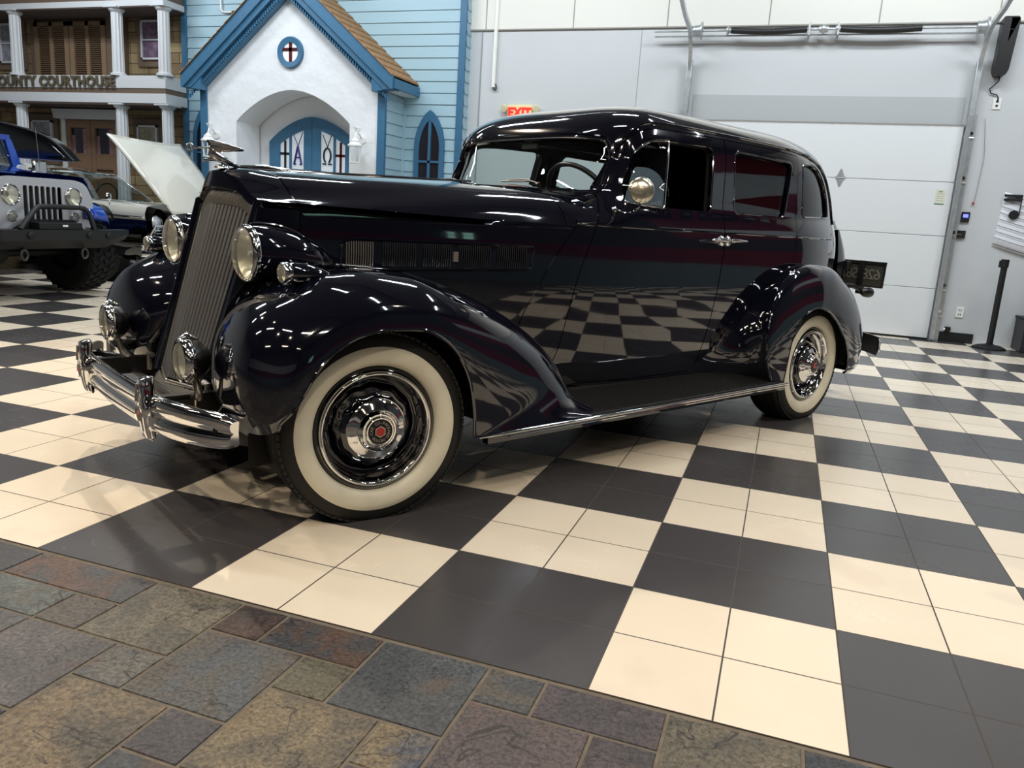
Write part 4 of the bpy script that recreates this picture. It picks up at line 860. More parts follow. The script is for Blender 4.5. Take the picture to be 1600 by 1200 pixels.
for sd in (-1, 1):
    side_panel('body_side', body_out, [door_hole, QW], PAINT, car, sd, rim=False)
    fd = side_panel('front_door', FD, [FW], PAINT, car, sd); rd = side_panel('rear_door', RD, [RW], PAINT, car, sd)
    shellp[sd] = (fd, rd)
    # door inner cards, darken the gaps
    for nm, d_, hole in (('inner_panel', fd, FW), ('inner_panel', rd, RW)):
        out = FD if d_ is fd else RD
        o = side_panel(nm, grow(out, -.002 if d_ is fd else -.002), [grow(hole, .004)], INNER, d_, sd, depth=.03, lift=-.022, step=.06)
    sidef = sd
    def onside(x, z, off=0.0):
        v = Vector((x, -Y(x, z), z)) + nside(x, z) * off
        return (v.x, v.y if sidef < 0 else -v.y, v.z)
    # fill behind door seam
    for pth in ([(2.0135 + 0.0, .37)] + [(p[0] + GAP / 2, p[1]) for p in FD[NF:][::-1]] + [(2.139, 1.583)],):
        MB().tube([onside(x, z, -.024) for x, z in pth], .012, 6).build('door_seal', BLACKM, rd)
    # window glass; the front near glass is wound down
    def pane(name, poly, parent, m, off=-.016):
        vs, fs, lp = cdt(grow(poly, .006), [], .05, .04)
        VV = [Vector(onside(x, z, off)) for x, z in vs]; NP = []
        for x, z in vs:
            q = nside(x, z); NP.append((q.x, q.y if sidef < 0 else -q.y, q.z))
        FF_ = [f_ if (VV[f_[1]] - VV[f_[0]]).cross(VV[f_[2]] - VV[f_[0]]).dot(Vector(NP[f_[0]])) > 0 else f_[::-1] for f_ in fs]
        return mesh_n(name, VV, FF_, NP, m, parent)
    if sd > 0: pane('window_glass', FW, fd, GLASS)
    pane('window_glass', RW, rd, GLASS if sd > 0 else GLASSD)
    pane('quarter_glass', QW, car, GLASSD)
    for poly, par in ((FW, fd), (RW, rd), (QW, car)):
        q = seg_dense(poly, .03); MB().tube([onside(x, z, -.006) for x, z in q], .0045 if poly is FW else .009, 8, closed=True).build('window_frame', PAINT, par)
    # recessed reveal around windows on near side: soft raised bead
    for poly, par in ():
        q = seg_dense(grow(poly, .024), .03); MB().tube([onside(x, z, -.0045) for x, z in q], .007, 8, closed=True).build('window_bead', PAINT, par)
    # drip rail and belt mouldings
    q = [(1.20, 1.30), (1.26, 1.40), (1.33, 1.50), (1.40, 1.565), (1.48, 1.598), (1.7, 1.607), (2.2, 1.610), (2.7, 1.604), (3.0, 1.59), (3.25, 1.545), (3.42, 1.44), (3.52, 1.3)]
    q = [(1.39, 1.50), (1.43, 1.55), (1.50, 1.588), (1.62, 1.603), (1.9, 1.608), (2.3, 1.610), (2.7, 1.605), (2.95, 1.595), (3.12, 1.575), (3.27, 1.53), (3.38, 1.45), (3.46, 1.34), (3.50, 1.2)]
    qs = [(v.x, v.y) for v in crom([(a_, c_, 0) for a_, c_ in q], 4)]
    MB().tube([onside(x, z, .002) for x, z in qs], .0075, 8).build('drip_rail', PAINT, car)
    for z0, r_, x0, x1 in ((1.107, .008, 1.05, 3.5),):
        for par, a0, a1 in ((car, 1.045, 1.148), (fd, 1.153, 2.066), (rd, 2.083, 2.80), (car, 2.82, 3.55)):
            n = max(3, int((a1 - a0) / .05)); MB().tube([onside(a0 + (a1 - a0) * i / n, z0, -.001) for i in range(n + 1)], [r_ * (.6 if i in (0, n) else 1) * .75 for i in range(n + 1)], 8).build('belt_moulding', PAINT, par)
    # handles
    for x0, d_, s_ in ((2.045, fd, -1), (2.10, rd, 1)):
        b = MB()
        c0 = Vector(onside(x0, 1.066, 0)); nrm = Vector(onside(x0, 1.066, 1)) - c0
        b.lathe([(0, 0), (.026, 0), (.026, .006), (.014, .012), (.012, .04), (0, .045)], c0, nrm, 20)
        e = Vector((s_ * .135, 0, -.0)); p0 = c0 + nrm * .036
        b.tube([p0 + e * t for t in (-.18, .1, .5, .85, 1)], [.008, .011, .0085, .006, .003], 10)
        b.build('door_handle', CHROME, d_)
    b = MB().lathe([(0, 0), (.012, 0), (.012, .006), (0, .008)], onside(2.0, 1.066, 0), Vector(onside(2.0, 1.066, 1)) - Vector(onside(2.0, 1.066, 0)), 12); b.build('door_lock', CHROME, fd)
# vent pane of the near front door, swung slightly open
vp = MB(); VF = [(1.345, 1.222), (1.352, 1.30), (1.425, 1.455), (1.50, 1.512), (1.612, 1.524), (1.572, 1.206)]
VF = rounded(VF, [.03, .06, .08, .06, .01, .01])
def vpt(x, z, off=0):
    v = Vector((x, -Y(x, z), z)); piv = 1.47; a = math.radians(14)
    d = x - piv; return (piv + d * math.cos(a), v.y - d * math.sin(a) - .004 + off, z)
for yy in (0,):
    q = seg_dense(VF, .03); vo = MB().tube([vpt(*p) for p in q], .0055, 8, closed=True).build('vent_frame', CHROME, shellp[-1][0])
vs_, fs_, lp_ = cdt(VF, [], .06, .05); mesh_n('vent_glass', [vpt(*p) for p in vs_], fs_, [None] * len(vs_), GLASSD, vo)
# roof: contours from z = ZR to the crown
def contour(z, nq=60):
    xf = xfz(z); xr = xrz(z); L = lf(z); a = xs_(z); xs1 = min(xf + L, a); w = max(wz(z), 0)
    pts = []
    q = 3 + 1.2 * min(max((z - 1.42) / .14, 0), 1)
    for i in range(nq + 1):           # front quarter, from centre to side
        t = i / nq; an = t * pi / 2
        c = math.cos(an) ** (2 / q) if i < nq else 0.0
        x = xs1 - (xs1 - xf) * (c); pts.append((x, Y(x, z) if i else 0.0))
    for i in range(1, 25): x = xs1 + (a - xs1) * i / 24; pts.append((x, Y(x, z)))
    for i in range(1, nq + 1):
        t = (i / nq); an = t * pi / 2; x = a + (xr - a) * (math.sin(an) ** (2 / PR)); pts.append((x, Y(x, z) if i < nq else 0.0))
    return pts
zl = [ZR + (ZT - ZR) * (1 - (1 - i / 34) ** 2.4) for i in range(34)] + [ZT - .00005]
rows = []
for z in zl:
    c = contour(z); rows.append([(x, -y, z) for x, y in c] + [(x, y, z) for x, y in c[::-1][1:-1]])
nr = len(rows[0]); V = [p for r in rows for p in r]; F = []
for i in range(len(rows) - 1):
    for j in range(nr): F.append((i * nr + j, i * nr + (j + 1) % nr, (i + 1) * nr + (j + 1) % nr, (i + 1) * nr + j))
h2 = nr // 2
last = (len(rows) - 1) * nr
for j in range(h2): 
    a_, b_, c_, d_ = last + j, last + j + 1, last + (nr - j - 1) % nr, last + (nr - j) % nr
    F.append(tuple(dict.fromkeys((a_, b_, c_, d_))))
F = [f_ for f_ in F if len(f_) > 2]
def nroof(x, y, z):
    if abs(y) < 1e-4 and (x < xfz(z) + .01): 
        e = .001; d = (xfz(z + e) - xfz(z - e)) / (2 * e); return Vector((-1, 0, d)).normalized()
    if abs(y) < 1e-4 and (x > xrz(z) - .01) and z < ZT - .01:
        e = .001; d = (xrz(z + e) - xrz(z - e)) / (2 * e); return Vector((1, 0, -d)).normalized()
    return None
me = bpy.data.meshes.new('roof'); me.from_pydata(V, [], F); me.materials.append(PAINT); me.shade_smooth()
# match the side panels' normals along the lower rim
bm = bmesh.new(); bm.from_mesh(me); bmesh.ops.recalc_face_normals(bm, faces=bm.faces); bm.to_mesh(me); bm.free()
nr_ = [tuple(v.normal) for v in me.vertices]
bmn = []
for vi in range(len(me.vertices)):
    if vi >= nr: bmn.append(nr_[vi]); continue
    x, y, z = me.vertices[vi].co
    if x > 3.45: bmn.append(nr_[vi]); continue
    if x < xs_seam(ZR) - .002 and x < 1.6: q0 = None
    n_ = nside(max(x, xs_seam(ZR)), ZR)
    if x < xs_seam(ZR) - .002:
        e_ = .003; ya = abs(y)
        def X0(yy, zz):
            lo, hi = xfz(zz), xfz(zz) + lf(zz)
            for _ in range(30):
                m_ = (lo + hi) / 2
                if Y(m_, zz) < abs(yy): lo = m_
                else: hi = m_
            return (lo + hi) / 2
        dy = (X0(ya + e_, z) - X0(max(ya - e_, 0), z)) / (e_ + min(e_, ya)); dz = (X0(ya, z + e_) - X0(ya, z - e_)) / (2 * e_)
        n_ = Vector((-1, -dy, dz)).normalized() if ya > .01 else Vector((-1, 0, dz)).normalized()
        n_ = Vector((n_.x, -abs(n_.y), n_.z))
    bmn.append((n_.x, n_.y if y <= 0 else -n_.y, n_.z))
me.normals_split_custom_set_from_vertices(bmn)
roof = bpy.data.objects.new('roof', me); COL.objects.link(roof); roof.parent = car
# rear body below ZR, from XREAR to the tail centre
rows = []
for k in range(41):
    z = .40 + (ZR - .40) * k / 40; a = 2.7 if z <= 1.6 else xs_(z); xr = xrz(z); a0 = math.asin(((XREAR - .002 - a) / (xr - a)) ** (PR / 2)); row = []
    for i in range(29):
        an = a0 + (pi / 2 - a0) * i / 28; x = a + (xr - a) * math.sin(an) ** (2 / PR); row.append((x, Y(x, z) if i < 28 else 0.0))
    rows.append([(x, -y, z) for x, y in row] + [(x, y, z) for x, y in row[::-1][1:]])
rb = MB().grid(rows).build('body_rear', PAINT, car, smooth=60)
def Xrear(y, z):
    lo, hi = 2.7, xrz(z)
    for _ in range(30):
        m_ = (lo + hi) / 2
        if Y(m_, z) > abs(y): lo = m_
        else: hi = m_
    return (lo + hi) / 2
vs_, fs_, lp_ = cdt(rounded([(-.40, 1.30), (.40, 1.30), (.42, 1.47), (.34, 1.52), (-.34, 1.52), (-.42, 1.47)], .03), [], .05, .04)
mesh_n('rear_window', [(Xrear(y, z) + .004, y, z) for y, z in vs_], fs_, [None] * len(vs_), mat('rear_window_dark', (.02, .02, .025), .05), car)
# windscreen surround (front chart)
def Xf(y, z):
    w = wz(z); g_ = 1.0; xf = xfz(z); L = lf(z); q = 3 + 1.2 * min(max((z - 1.42) / .14, 0), 1)
    # invert Y(x,z)=|y| for x in [xf, xf+L]
    lo, hi = xf, xf + L
    if abs(y) < 1e-6: return xf
    for _ in range(30):
        m_ = (lo + hi) / 2
        if Y(m_, z) < abs(y): lo = m_
        else: hi = m_
    return (lo + hi) / 2
def ysm(z): return Y(xs_seam(z), z)
zs_ = [p[1] for p in front_up]     # 1.60 .. 1.20
fo = [(-ysm(z), z) for z in zs_] + [(-.3, 1.2), (0, 1.2), (.3, 1.2)] + [(ysm(z), z) for z in zs_[::-1]] + [(.3, 1.60), (0, 1.60), (-.3, 1.60)]
WS = rounded([(-.585, 1.268), (-.575, 1.44), (-.535, 1.506), (-.3, 1.522), (.3, 1.522), (.535, 1.506), (.575, 1.44), (.585, 1.268), (.4, 1.262), (-.4, 1.262)], [.045, .04, .05, .1, .1, .05, .04, .045, .1, .1])
vs_, fs_, lp_ = cdt(fo, [WS], .035)
def nfront(y, z, e=.002):
    dy = (Xf(y + e, z) - Xf(y - e, z)) / (2 * e); dz = (Xf(y, z + e) - Xf(y, z - e)) / (2 * e); return Vector((-1, dy, dz)).normalized()
N = [nfront(y, z) if abs(y) < ysm(z) - .004 else (lambda v: Vector((v.x, v.y if y < 0 else -v.y, v.z)))(nside(xs_seam(z), z)) for y, z in vs_]
V = [Vector((Xf(y, z), y, z)) for y, z in vs_]
F = []
for f_ in fs_:
    a_, b_, c_ = (V[i] for i in f_); F.append(f_ if (b_ - a_).cross(c_ - a_).dot(N[f_[0]]) > 0 else f_[::-1])
ns_ = len(F); NN = [tuple(n_) for n_ in N]; l = lp_[1]; base = len(V); k_ = len(l)
for i in l: V.append(Vector(V[i])); NN.append(None)
for i in l: V.append(V[i] - N[i] * .03); NN.append(None)
for q in range(k_): F.append((base + q, base + (q + 1) % k_, base + k_ + (q + 1) % k_, base + k_ + q))
mesh_n('windscreen_surround', V, F, NN, PAINT, car, ns_)
q = seg_dense(WS, .03); ws_f = MB().tube([Vector((Xf(y, z), y, z)) - nfront(y, z) * .006 for y, z in q], .0055, 8, closed=True).build('windscreen_trim', mat('screen_rubber', (.05, .05, .055), .25), car)
q = seg_dense(grow(WS, .018), .03); MB().tube([Vector((Xf(y, z), y, z)) for y, z in q], .007, 8, closed=True).build('windscreen_bead', PAINT, car)
vs_, fs_, lp_ = cdt(grow(WS, .004), [], .06, .05); mesh_n('windscreen', [Vector((Xf(y, z), y, z)) - nfront(y, z) * .018 for y, z in vs_], fs_, [None] * len(vs_), GLASS, car)
# wipers
for yy in (-.30, .30):
    MB().lathe([(0, 0), (.012, 0), (.01, .02), (0, .025)], (1.165, yy, 1.272), (-.6, 0, 1), 12).tube([(1.155, yy, 1.287), (1.172, yy + .11, 1.305), (1.178, yy + .24, 1.302)], .004, 6).tube([(1.19, yy + .10, 1.298), (1.195, yy + .32, 1.296)], .004, 6).build('wiper', DARK, car)
# ---- bonnet + cowl top
def crease_z(x): return 1.10 + .022 * min(max((.75 - x) / .9, 0), 1)
def hood_row(x, n=44):
    zc = crease_z(x); yc = Y(x, 1.10) if x < 1.03 else Y(1.03, 1.10) + (x - 1.03) * .12
    out = []
    for i in range(n + 1):
        s = i / n; z = zc + (hoodz(x, s) - 1.10) * (HC(x) - zc) / (HC(x) - 1.10)
        y = s * yc; out.append((x, y, z))
    return out
def noseface_x(y, z):   # veed, raked radiator front
    return -.292 - .275 * (1.154 - z) + .078 * (abs(y) / .29) ** 1.15
def shell_x(y, z): return noseface_x(y, z) - .030
def hood_grid(x0, x1, n):
    rows = []
    for i in range(n + 1):
        x = x0 + (x1 - x0) * i / n; r = hood_row(x); rows.append([(a, -y, z) for a, y, z in r[::-1]] + [(a, y, z) for a, y, z in r[1:]])
    return rows
HS = -.105   # seam shell / bonnet
b = MB().grid(hood_grid(HS, .985, 60)); hood = b.build('bonnet', PAINT, car, smooth=60)
MB().grid(hood_grid(.99, 1.30, 20)).build('cowl', PAINT, car, smooth=60)
# bonnet sides
for sd in (-1, 1):
    out = [(HS, 1.118), (.2, 1.115), (.5, 1.108), (.8, 1.102), (1.034, 1.10)] + [(HRX(z) - .001, z) for z in [1.09 - .49 * i / 20 for i in range(21)]] + [(HS, .60)]
    side_panel('bonnet_side', out, [], PAINT, hood, sd, depth=.012)
    n = 24; MB().tube([((HS + .01) + (1.0 - HS) * i / n, sd * (Y(HS + (1.0 - HS) * i / n, 1.10) + .001), 1.066 + .02 * i / n) for i in range(n + 1)], .0045, 8).build('bonnet_moulding', PAINT, hood)
    # long vent strip with fins
    def os_(x, z, off): v = Vector((x, -Y(x, z), z)) + nside(x, z) * off; return (v.x, sd * abs(v.y), v.z)
    pl = rounded([(.045, .885), (.045, .985), (.09, .998), (.835, 1.004), (.82, .902), (.09, .880)], [.02, .03, .05, .02, .02, .05])
    q = seg_dense(pl, .02); bv = MB().tube([os_(x, z, .003) for x, z in q], .006, 8, closed=True); n0 = len(bv.v)
    vv, ff, ll = cdt(grow(pl, -.002), [], .04, .04); bv.add([os_(x, z, .0015) for x, z in vv], ff); vent = bv.build('bonnet_vent', PAINT, hood)
    for k, (xa, xb, mm) in enumerate(((.062, .170, SATIN), (.20, .335, mat('fin_dark', (.30, .31, .33), .2, .8)), (.36, .475, mat('fin_dark')), (.505, .64, mat('fin_dark')), (.665, .80, mat('fin_dark')))):
        b = MB(); nfin = int((xb - xa) / .0085); sl = .0
        for i in range(nfin):
            x = xa + (xb - xa) * (i + .5) / nfin; za = .893 + .012 * (x / .8); zb = .988 + .010 * (x / .8)
            if k == 0: zb -= .0; za += .0
            b.tube([os_(x, za, .003), os_(x, (za + zb) / 2, .0075), os_(x, zb, .003)], .0024, 5)
        b.build('vent_fins', mm, vent)
    b = MB().obox(os_(.49, .945, .006), (.012, 0, 0), (0, .006, 0), (0, 0, .02)); b.build('vent_badge', SATIN, vent)
# chrome centre strip with the hinge
n = 40; MB().tube([(-.22 + 1.20 * i / n, 0, HC(-.22 + 1.20 * i / n) + .003) for i in range(n + 1)], .006, 8).build('centre_strip', CHROME, hood)
# ---- radiator shell
def ytop(s): return .245 * s
rows = []
nS = 20
# top cap from face edge back to the seam
def shell_edge(n=40):
    pts = []
    for i in range(-n, n + 1):
        s = i / n; yy = .312 * s; k = abs(s); z = 1.122 + (1.226 - 1.122) * sf(k); x = shell_x(yy, z); pts.append((x, yy, z))
    return pts
ed = shell_edge(44); rows = []
for i in range(15):
    t = i / 14; row = []
    for j, e in enumerate(ed):
        s = abs((j - 44) / 44); hr = hood_row(HS - .004)[int(round(s * 44))]; tgt = Vector((hr[0], hr[1] * (1 if j >= 44 else -1), hr[2]))
        p = Vector(e).lerp(tgt, t); p.z += .012 * math.sin(pi * t) * (1 - s); row.append(tuple(p))
    rows.append(row)
shell = MB().grid(rows).build('radiator_shell', PAINT, car, smooth=50)
# sides of the shell
for sd in (-1, 1):
    rows = []
    for k in range(31):
        z = 1.122 - (1.122 - .33) * k / 30; yw = .312 - .045 * (1.122 - z) / .75; x0 = shell_x(yw, z) - .004
        row = []
        for i in range(13):
            t = i / 12; x = x0 + (HS - .004 - x0) * t; yb = Y(HS, max(z, .5)) if z > .9 else Y(HS, .9)
            row.append((x, sd * (yw + (yb - yw) * t ** .85), z if t < 1 else z))
        rows.append(row)
    MB().grid(rows).build('shell_side', PAINT, shell, smooth=60)
# grille outline in (y, z)
def gtop(y): 
    s = abs(y) / .285
    return 1.150 - .002 * s - .040 * (1 / (1 + math.exp(-(s - .78) * 16))) - .018 * s * s
def gw(z): return .285 - .042 * (1.11 - z) / .70
# shell face above and beside the grille
b = MB(); rows = []
for i in range(49):
    y = -.312 + .624 * i / 48; s = abs(y) / .312; zt_ = 1.122 + .104 * sf(s); zb = gtop(max(min(y, .285), -.285)) + .004; zb = min(zb, zt_)
    rows.append([(noseface_x(y, zb + (zt_ - zb) * j / 6) - (.030 * min(1, j / 1.0) if zt_ - zb > .002 else .03), y, zb + (zt_ - zb) * j / 6) for j in range(7)])
b.grid(rows); b.build('shell_face', PAINT, shell, smooth=60)
for sd in (-1, 1):
    rows = []
    for k in range(25):
        z = 1.118 - (1.118 - .40) * k / 24; y0 = gw(z); y1 = .312 - .045 * (1.122 - z) / .75
        rows.append([(noseface_x(y0 + (y1 - y0) * max(0, j - 1) / 5, z) - (.030 * min(j, 1)) - .010 * math.sin(pi * max(0, j - 1) / 5) - .004 * max(0, j - 1) / 5, sd * (y0 + (y1 - y0) * max(0, j - 1) / 5), z) for j in range(7)])
    MB().grid(rows).build('shell_lip', PAINT, shell, smooth=60)
# grille: vertical shutters and the ribbed header
gr = MB(); NB = 25
for i in range(NB):
    y = -.270 + .540 * i / (NB - 1); r = .0080 if i != NB // 2 else .0125
    yb = y * .82; zt_ = gtop(y) - .052
    pts = []
    for k in range(9):
        t = k / 8; z = zt_ + (.415 - zt_) * t; yy = y * (1 - .15 * t); pts.append((noseface_x(yy, z) + .006, yy, z))
    gr.tube(pts, r, 8)
grille = gr.build('grille', GRILLM, shell, smooth=60)
rows = []
for i in range(41):
    y = -.280 + .560 * i / 40; rows.append([(noseface_x(y * (1 - .15 * k / 8), z := gtop(y) - .02 + (.40 - gtop(y) + .02) * k / 8) + .018, y * (1 - .15 * k / 8), z) for k in range(9)])
MB().grid(rows).build('grille_back', BLACKM, grille, smooth=60)
b = MB()
for i in range(53):
    y = -.282 + .564 * i / 52; z1 = gtop(y) + .001; z0 = z1 - .050
    b.tube([(noseface_x(y, z0) + .004, y, z0), (noseface_x(y, (z0 + z1) / 2) - .004, y, (z0 + z1) / 2), (noseface_x(y, z1) + .003, y, z1)], .0048, 6)
b.build('grille_header', SATIN, grille)
b = MB()
for sd in (-1, 1):
    b.tube([(noseface_x(gw(z), z) - .004, sd * gw(z), z) for z in [1.10 - .70 * k / 12 for k in range(13)]], .005, 8)
b.tube([(noseface_x(y, .402) + .0, y, .402) for y in [-.235 + .47 * i / 16 for i in range(17)]], .008, 8); b.build('grille_edge', SATIN, grille)
# ribbed apron under the grille
rows = []
for i in range(81):
    y = -.30 + .60 * i / 80; w_ = .004 * math.cos(i * pi * .5); rows.append([(noseface_x(y * .8, .40) - .0 + w_, y, .395), (noseface_x(y * .8, .36) - .012 + w_, y, .35), (noseface_x(y * .8, .33) + .0 + w_, y, .30)])
MB().grid(rows).build('lower_apron', mat('apron_grey_metal', (.50, .50, .49), .4, .35), shell, smooth=60)
# ---- mascot on the bonnet
mz = 1.235
orn = MB().lathe([(0, 0), (.030, .002), (.028, .010), (.018, .016), (0, .017)], (-.265, 0, mz + .0), n=20)
orn.tube([(-.265, 0, mz + .01), (-.262, 0, mz + .025)], .005, 8)
orn.tube([(-.205, 0, mz + .014), (-.24, 0, mz + .026), (-.275, 0, mz + .038), (-.305, 0, mz + .055), (-.30, 0, mz + .075), (-.306, 0, mz + .085)], [.006, .014, .017, .017, .013, .006], 10)
orn.tube([(-.282, 0, mz + .035), (-.315, 0, mz + .031), (-.330, .0, mz + .027)], [.010, .007, .006], 8).lathe([(0, -.007), (.006, -.004), (.006, .004), (0, .007)], (-.334, 0, mz + .026), (0, 1, 0), 10)
for sd in (-1, 1):
    rows = []
    for i in range(9):
        t = i / 8; rows.append([(-.315 + .105 * t, sd * (.010 + .05 * t), mz + .098 - .018 * t), (-.312 + .108 * t, sd * (.014 + .055 * t), mz + .080 - .006 * t), (-.300 + .098 * t, sd * (.010 + .05 * t), mz + .058 + .012 * t)])
    wv = MB(); wv.grid(rows); orn.add(wv.v, wv.f)
    orn.tube([(-.315, sd * .010, mz + .099), (-.27, sd * .03, mz + .094), (-.205, sd * .062, mz + .078)], [.006, .005, .001], 8)
    for k in range(4): orn.tube([(-.30, sd * .014, mz + .090 - k * .009), (-.25, sd * .044, mz + .084 - k * .006), (-.21 - .008 * k, sd * .064, mz + .078 - k * .003)], [.004, .0035, .001], 6)
    orn.tube([(-.305, sd * .012, mz + .075), (-.34, sd * .008, mz + .073), (-.378, 0, mz + .070)], .0035, 8)
    orn.tube([(-.285, sd * .006, mz + .045), (-.262, sd * .012, mz + .038), (-.225, sd * .014, mz + .022), (-.195, sd * .006, mz + .014)], [.006, .007, .005, .002], 8)
P = [(-.388 + .0 + .0125 * math.cos(a), .0, mz + .070 + .0125 * math.sin(a)) for a in [2 * pi * i / 18 for i in range(18)]]
orn.tube(P, .0035, 8, closed=True); orn.tube([(-.39, -.002, mz + .082), (-.386, .0, mz + .058)], .003, 6)
orn.build('hood_ornament', CHROME, car, smooth=50)
# long chrome tail of the mascot
MB().tube([(-.21, 0, mz + .012), (-.10, 0, 1.256), (.02, 0, 1.254), (.2, 0, 1.258)], [.006, .008, .006, .003], 8).build('ornament_tail', CHROME, car)

# ------------------------------------------------------------------ fenders
def loft(rows, sub=7, nE=16, nF=14):
    n = len(rows); idx = list(range(n)); fn = []
    for c in range(3):
        fn.append([pchip(idx, [r[c][k] for r in rows]) for k in range(3)])
    G = []
    N = (n - 1) * sub
    for i in range(N + 1):
        u = i / sub; L, Cn, I = ([f_(u) for f_ in fn[c]] for c in range(3)); row = []
        for e in range(nE + 1):
            a = pi / 2 * e / nE; s, c = math.sin(a), math.cos(a)
            row.append((L[0] + (Cn[0] - L[0]) * s, Cn[2] + (L[2] - Cn[2]) * c, L[1] + (Cn[1] - L[1]) * s))
        for f_ in range(1, nF + 1):
            a = pi / 2 * f_ / nF; s, c = math.sin(a), 1 - math.cos(a)
            row.append((Cn[0] + (I[0] - Cn[0]) * c, Cn[2] + (I[2] - Cn[2]) * s, Cn[1] + (I[1] - Cn[1]) * c))
        G.append(row)
    return G
FF = [((-.437, .408, .88), (-.485, .375, .72), (-.40, .39, .42)), ((-.437, .43, .895), (-.522, .46, .735), (-.42, .50, .36)), ((-.408, .47, .915), (-.524, .56, .73), (-.38, .58, .32)),
      ((-.372, .53, .93), (-.51, .65, .73), (-.33, .64, .29)), ((-.325, .605, .935), (-.45, .755, .73), (-.27, .69, .28)), ((-.25, .67, .935), (-.34, .83, .72), (-.20, .73, .29)),
      ((-.17, .705, .935), (-.2, .89, .72), (-.1, .76, .34)), ((-.06, .723, .935), (-.07, .905, .72), (.0, .77, .39)), ((.06, .718, .935), (.1, .895, .72), (.14, .77, .45)),
      ((.16, .68, .935), (.27, .855, .72), (.30, .75, .52)), ((.24, .61, .935), (.46, .788, .725), (.50, .71, .60)), ((.30, .50, .935), (.66, .69, .735), (.69, .64, .65)),
      ((.325, .38, .935), (.82, .575, .75), (.86, .54, .66)), ((.335, .29, .935), (.93, .45, .765), (.96, .44, .68)), ((.60, .285, .94), (.985, .36, .79), (1.0, .36, .69)), ((.95, .287, .94), (1.05, .318, .82), (1.05, .32, .69))]
RF = [((2.59, .30, .925), (2.46, .315, .915), (1.96, .335, .69)), ((2.60, .42, .93), (2.40, .42, .92), (2.03, .455, .72)), ((2.615, .52, .93), (2.385, .55, .91), (2.19, .54, .74)),
      ((2.655, .61, .93), (2.42, .69, .89), (2.345, .655, .748)), ((2.71, .665, .93), (2.53, .84, .86), (2.48, .76, .745)), ((2.79, .702, .93), (2.70, .93, .84), (2.68, .88, .745)),
      ((2.88, .714, .93), (2.88, .958, .83), (2.88, .93, .73)), ((2.99, .695, .925), (3.08, .945, .83), (3.06, .92, .69)), ((3.13, .63, .92), (3.31, .865, .82), (3.28, .85, .63)),
      ((3.25, .545, .915), (3.52, .745, .81), (3.45, .73, .56)), ((3.35, .45, .91), (3.67, .60, .79), (3.55, .60, .53)), ((3.40, .36, .905), (3.745, .46, .78), (3.60, .46, .52)),
      ((3.41, .29, .90), (3.74, .33, .77), (3.58, .34, .52)), ((3.42, .27, .88), (3.65, .25, .76), (3.5, .28, .54))]
ffo = {}
for sd in (-1, 1):
    for nm, rw_ in (('front_fender', FF), ('rear_fender', RF)):
        G = loft(rw_); G = [[(x, sd * y, z) for x, y, z in r] for r in G]
        o = MB().grid(G).build(nm, PAINT, car, smooth=50); ffo[(nm, sd)] = o
        m_ = 9 * 7 if nm == 'front_fender' else len(G)
        lip = [r[0] for r in G]
        MB().tube([(x, y - sd * .004, z) for x, y, z in lip[:13 * 7 + 1 if nm == 'front_fender' else len(lip)]], .007, 8).build('fender_bead', PAINT, o)
    # wheel wells
    for cx, r0 in ((0.0, .40), (3.048, .43)):
        b = MB(); rr = []
        for i in range(25):
            a = math.radians((-2 if cx == 0 else -5) + (142 if cx == 0 else 185) * i / 24); rr.append([(cx + r0 * .98 * math.cos(a), sd * .60, .345 + r0 * math.sin(a)), (cx + r0 * .98 * math.cos(a), sd * .85, .345 + r0 * .95 * math.sin(a))])
        b.grid(rr); b.add([(cx - .42, sd * .60, .2), (cx + .42, sd * .60, .2), (cx + .42, sd * .60, .72), (cx - .42, sd * .60, .72)], [(0, 1, 2, 3)])
        b.build('wheel_well', BLACKM, ffo[('front_fender' if cx == 0 else 'rear_fender', sd)], smooth=60)
    # running board
    rbd = MB().box(.62, 2.60, *sorted((sd * .66, sd * .935)), .262, .288).build('running_board', PAINT, car, smooth=0, bevel=.006)
    b = MB()
    for k in range(22):
        y = .70 + k * .0102; zr = .345 - .046 * (y - .70) / .23; b.box(.98, 2.56, *sorted((sd * y, sd * (y + .0055))), zr - .004, zr + .004)
    b.prism([(.66, .28), (.66, .353), (.70, .345), (.93, .299), (.93, .28)], lambda a, c: (.98, sd * a, c), lambda a, c: (2.56, sd * a, c)); b.build('ribbed_mat', mat('mat_rubber', (.085, .08, .078), .55), rbd, smooth=0)
    n = 30; pts = [(.345 + (2.60 - .345) * i / n, sd * .944, .287 + .003 * i / n) for i in range(n + 1)]
    b = MB().tube(pts, [.003 + .006 * min(1, i / 2) for i in range(n + 1)], 10).tube([(x, y, z - .014) for x, y, z in pts[2:]], .004, 8); b.build('chrome_edge', CHROME, rbd)
    MB().box(.4, 2.6, *sorted((sd * .90, sd * .93)), .25, .275).build('board_flange', PAINT, rbd, smooth=0)
# chassis
ch_ = MB().box(-.35, 3.9, -.45, -.36, .26, .38).box(-.35, 3.9, .36, .45, .26, .38).box(-.30, .35, -.30, .30, .24, .40).box(.3, 2.9, -.62, .62, .345, .365).box(.6, 2.2, -.15, .15, .22, .34).box(-.06, .06, -.70, .70, .27, .33).box(2.99, 3.10, -.70, .70, .30, .40)
ch_.build('chassis', BLACKM, car, smooth=0)
MB().box(3.2, 3.98, -.62, .62, .36, .42).build('rear_pan', BLACKM, car, smooth=0)
fm = MB()
for sd in (-1, 1):
    fm.obox((-.50, sd * .38, .40), (.20, 0, 0), (0, .02, 0), (0, 0, .035)); fm.obox((-.40, sd * .50, .43), (.02, 0, 0), (0, .14, 0), (0, 0, .012))
fm.box(-.54, -.52, -.40, .40, .375, .39); fm.build('front_frame_horn', DARK, car, smooth=0)
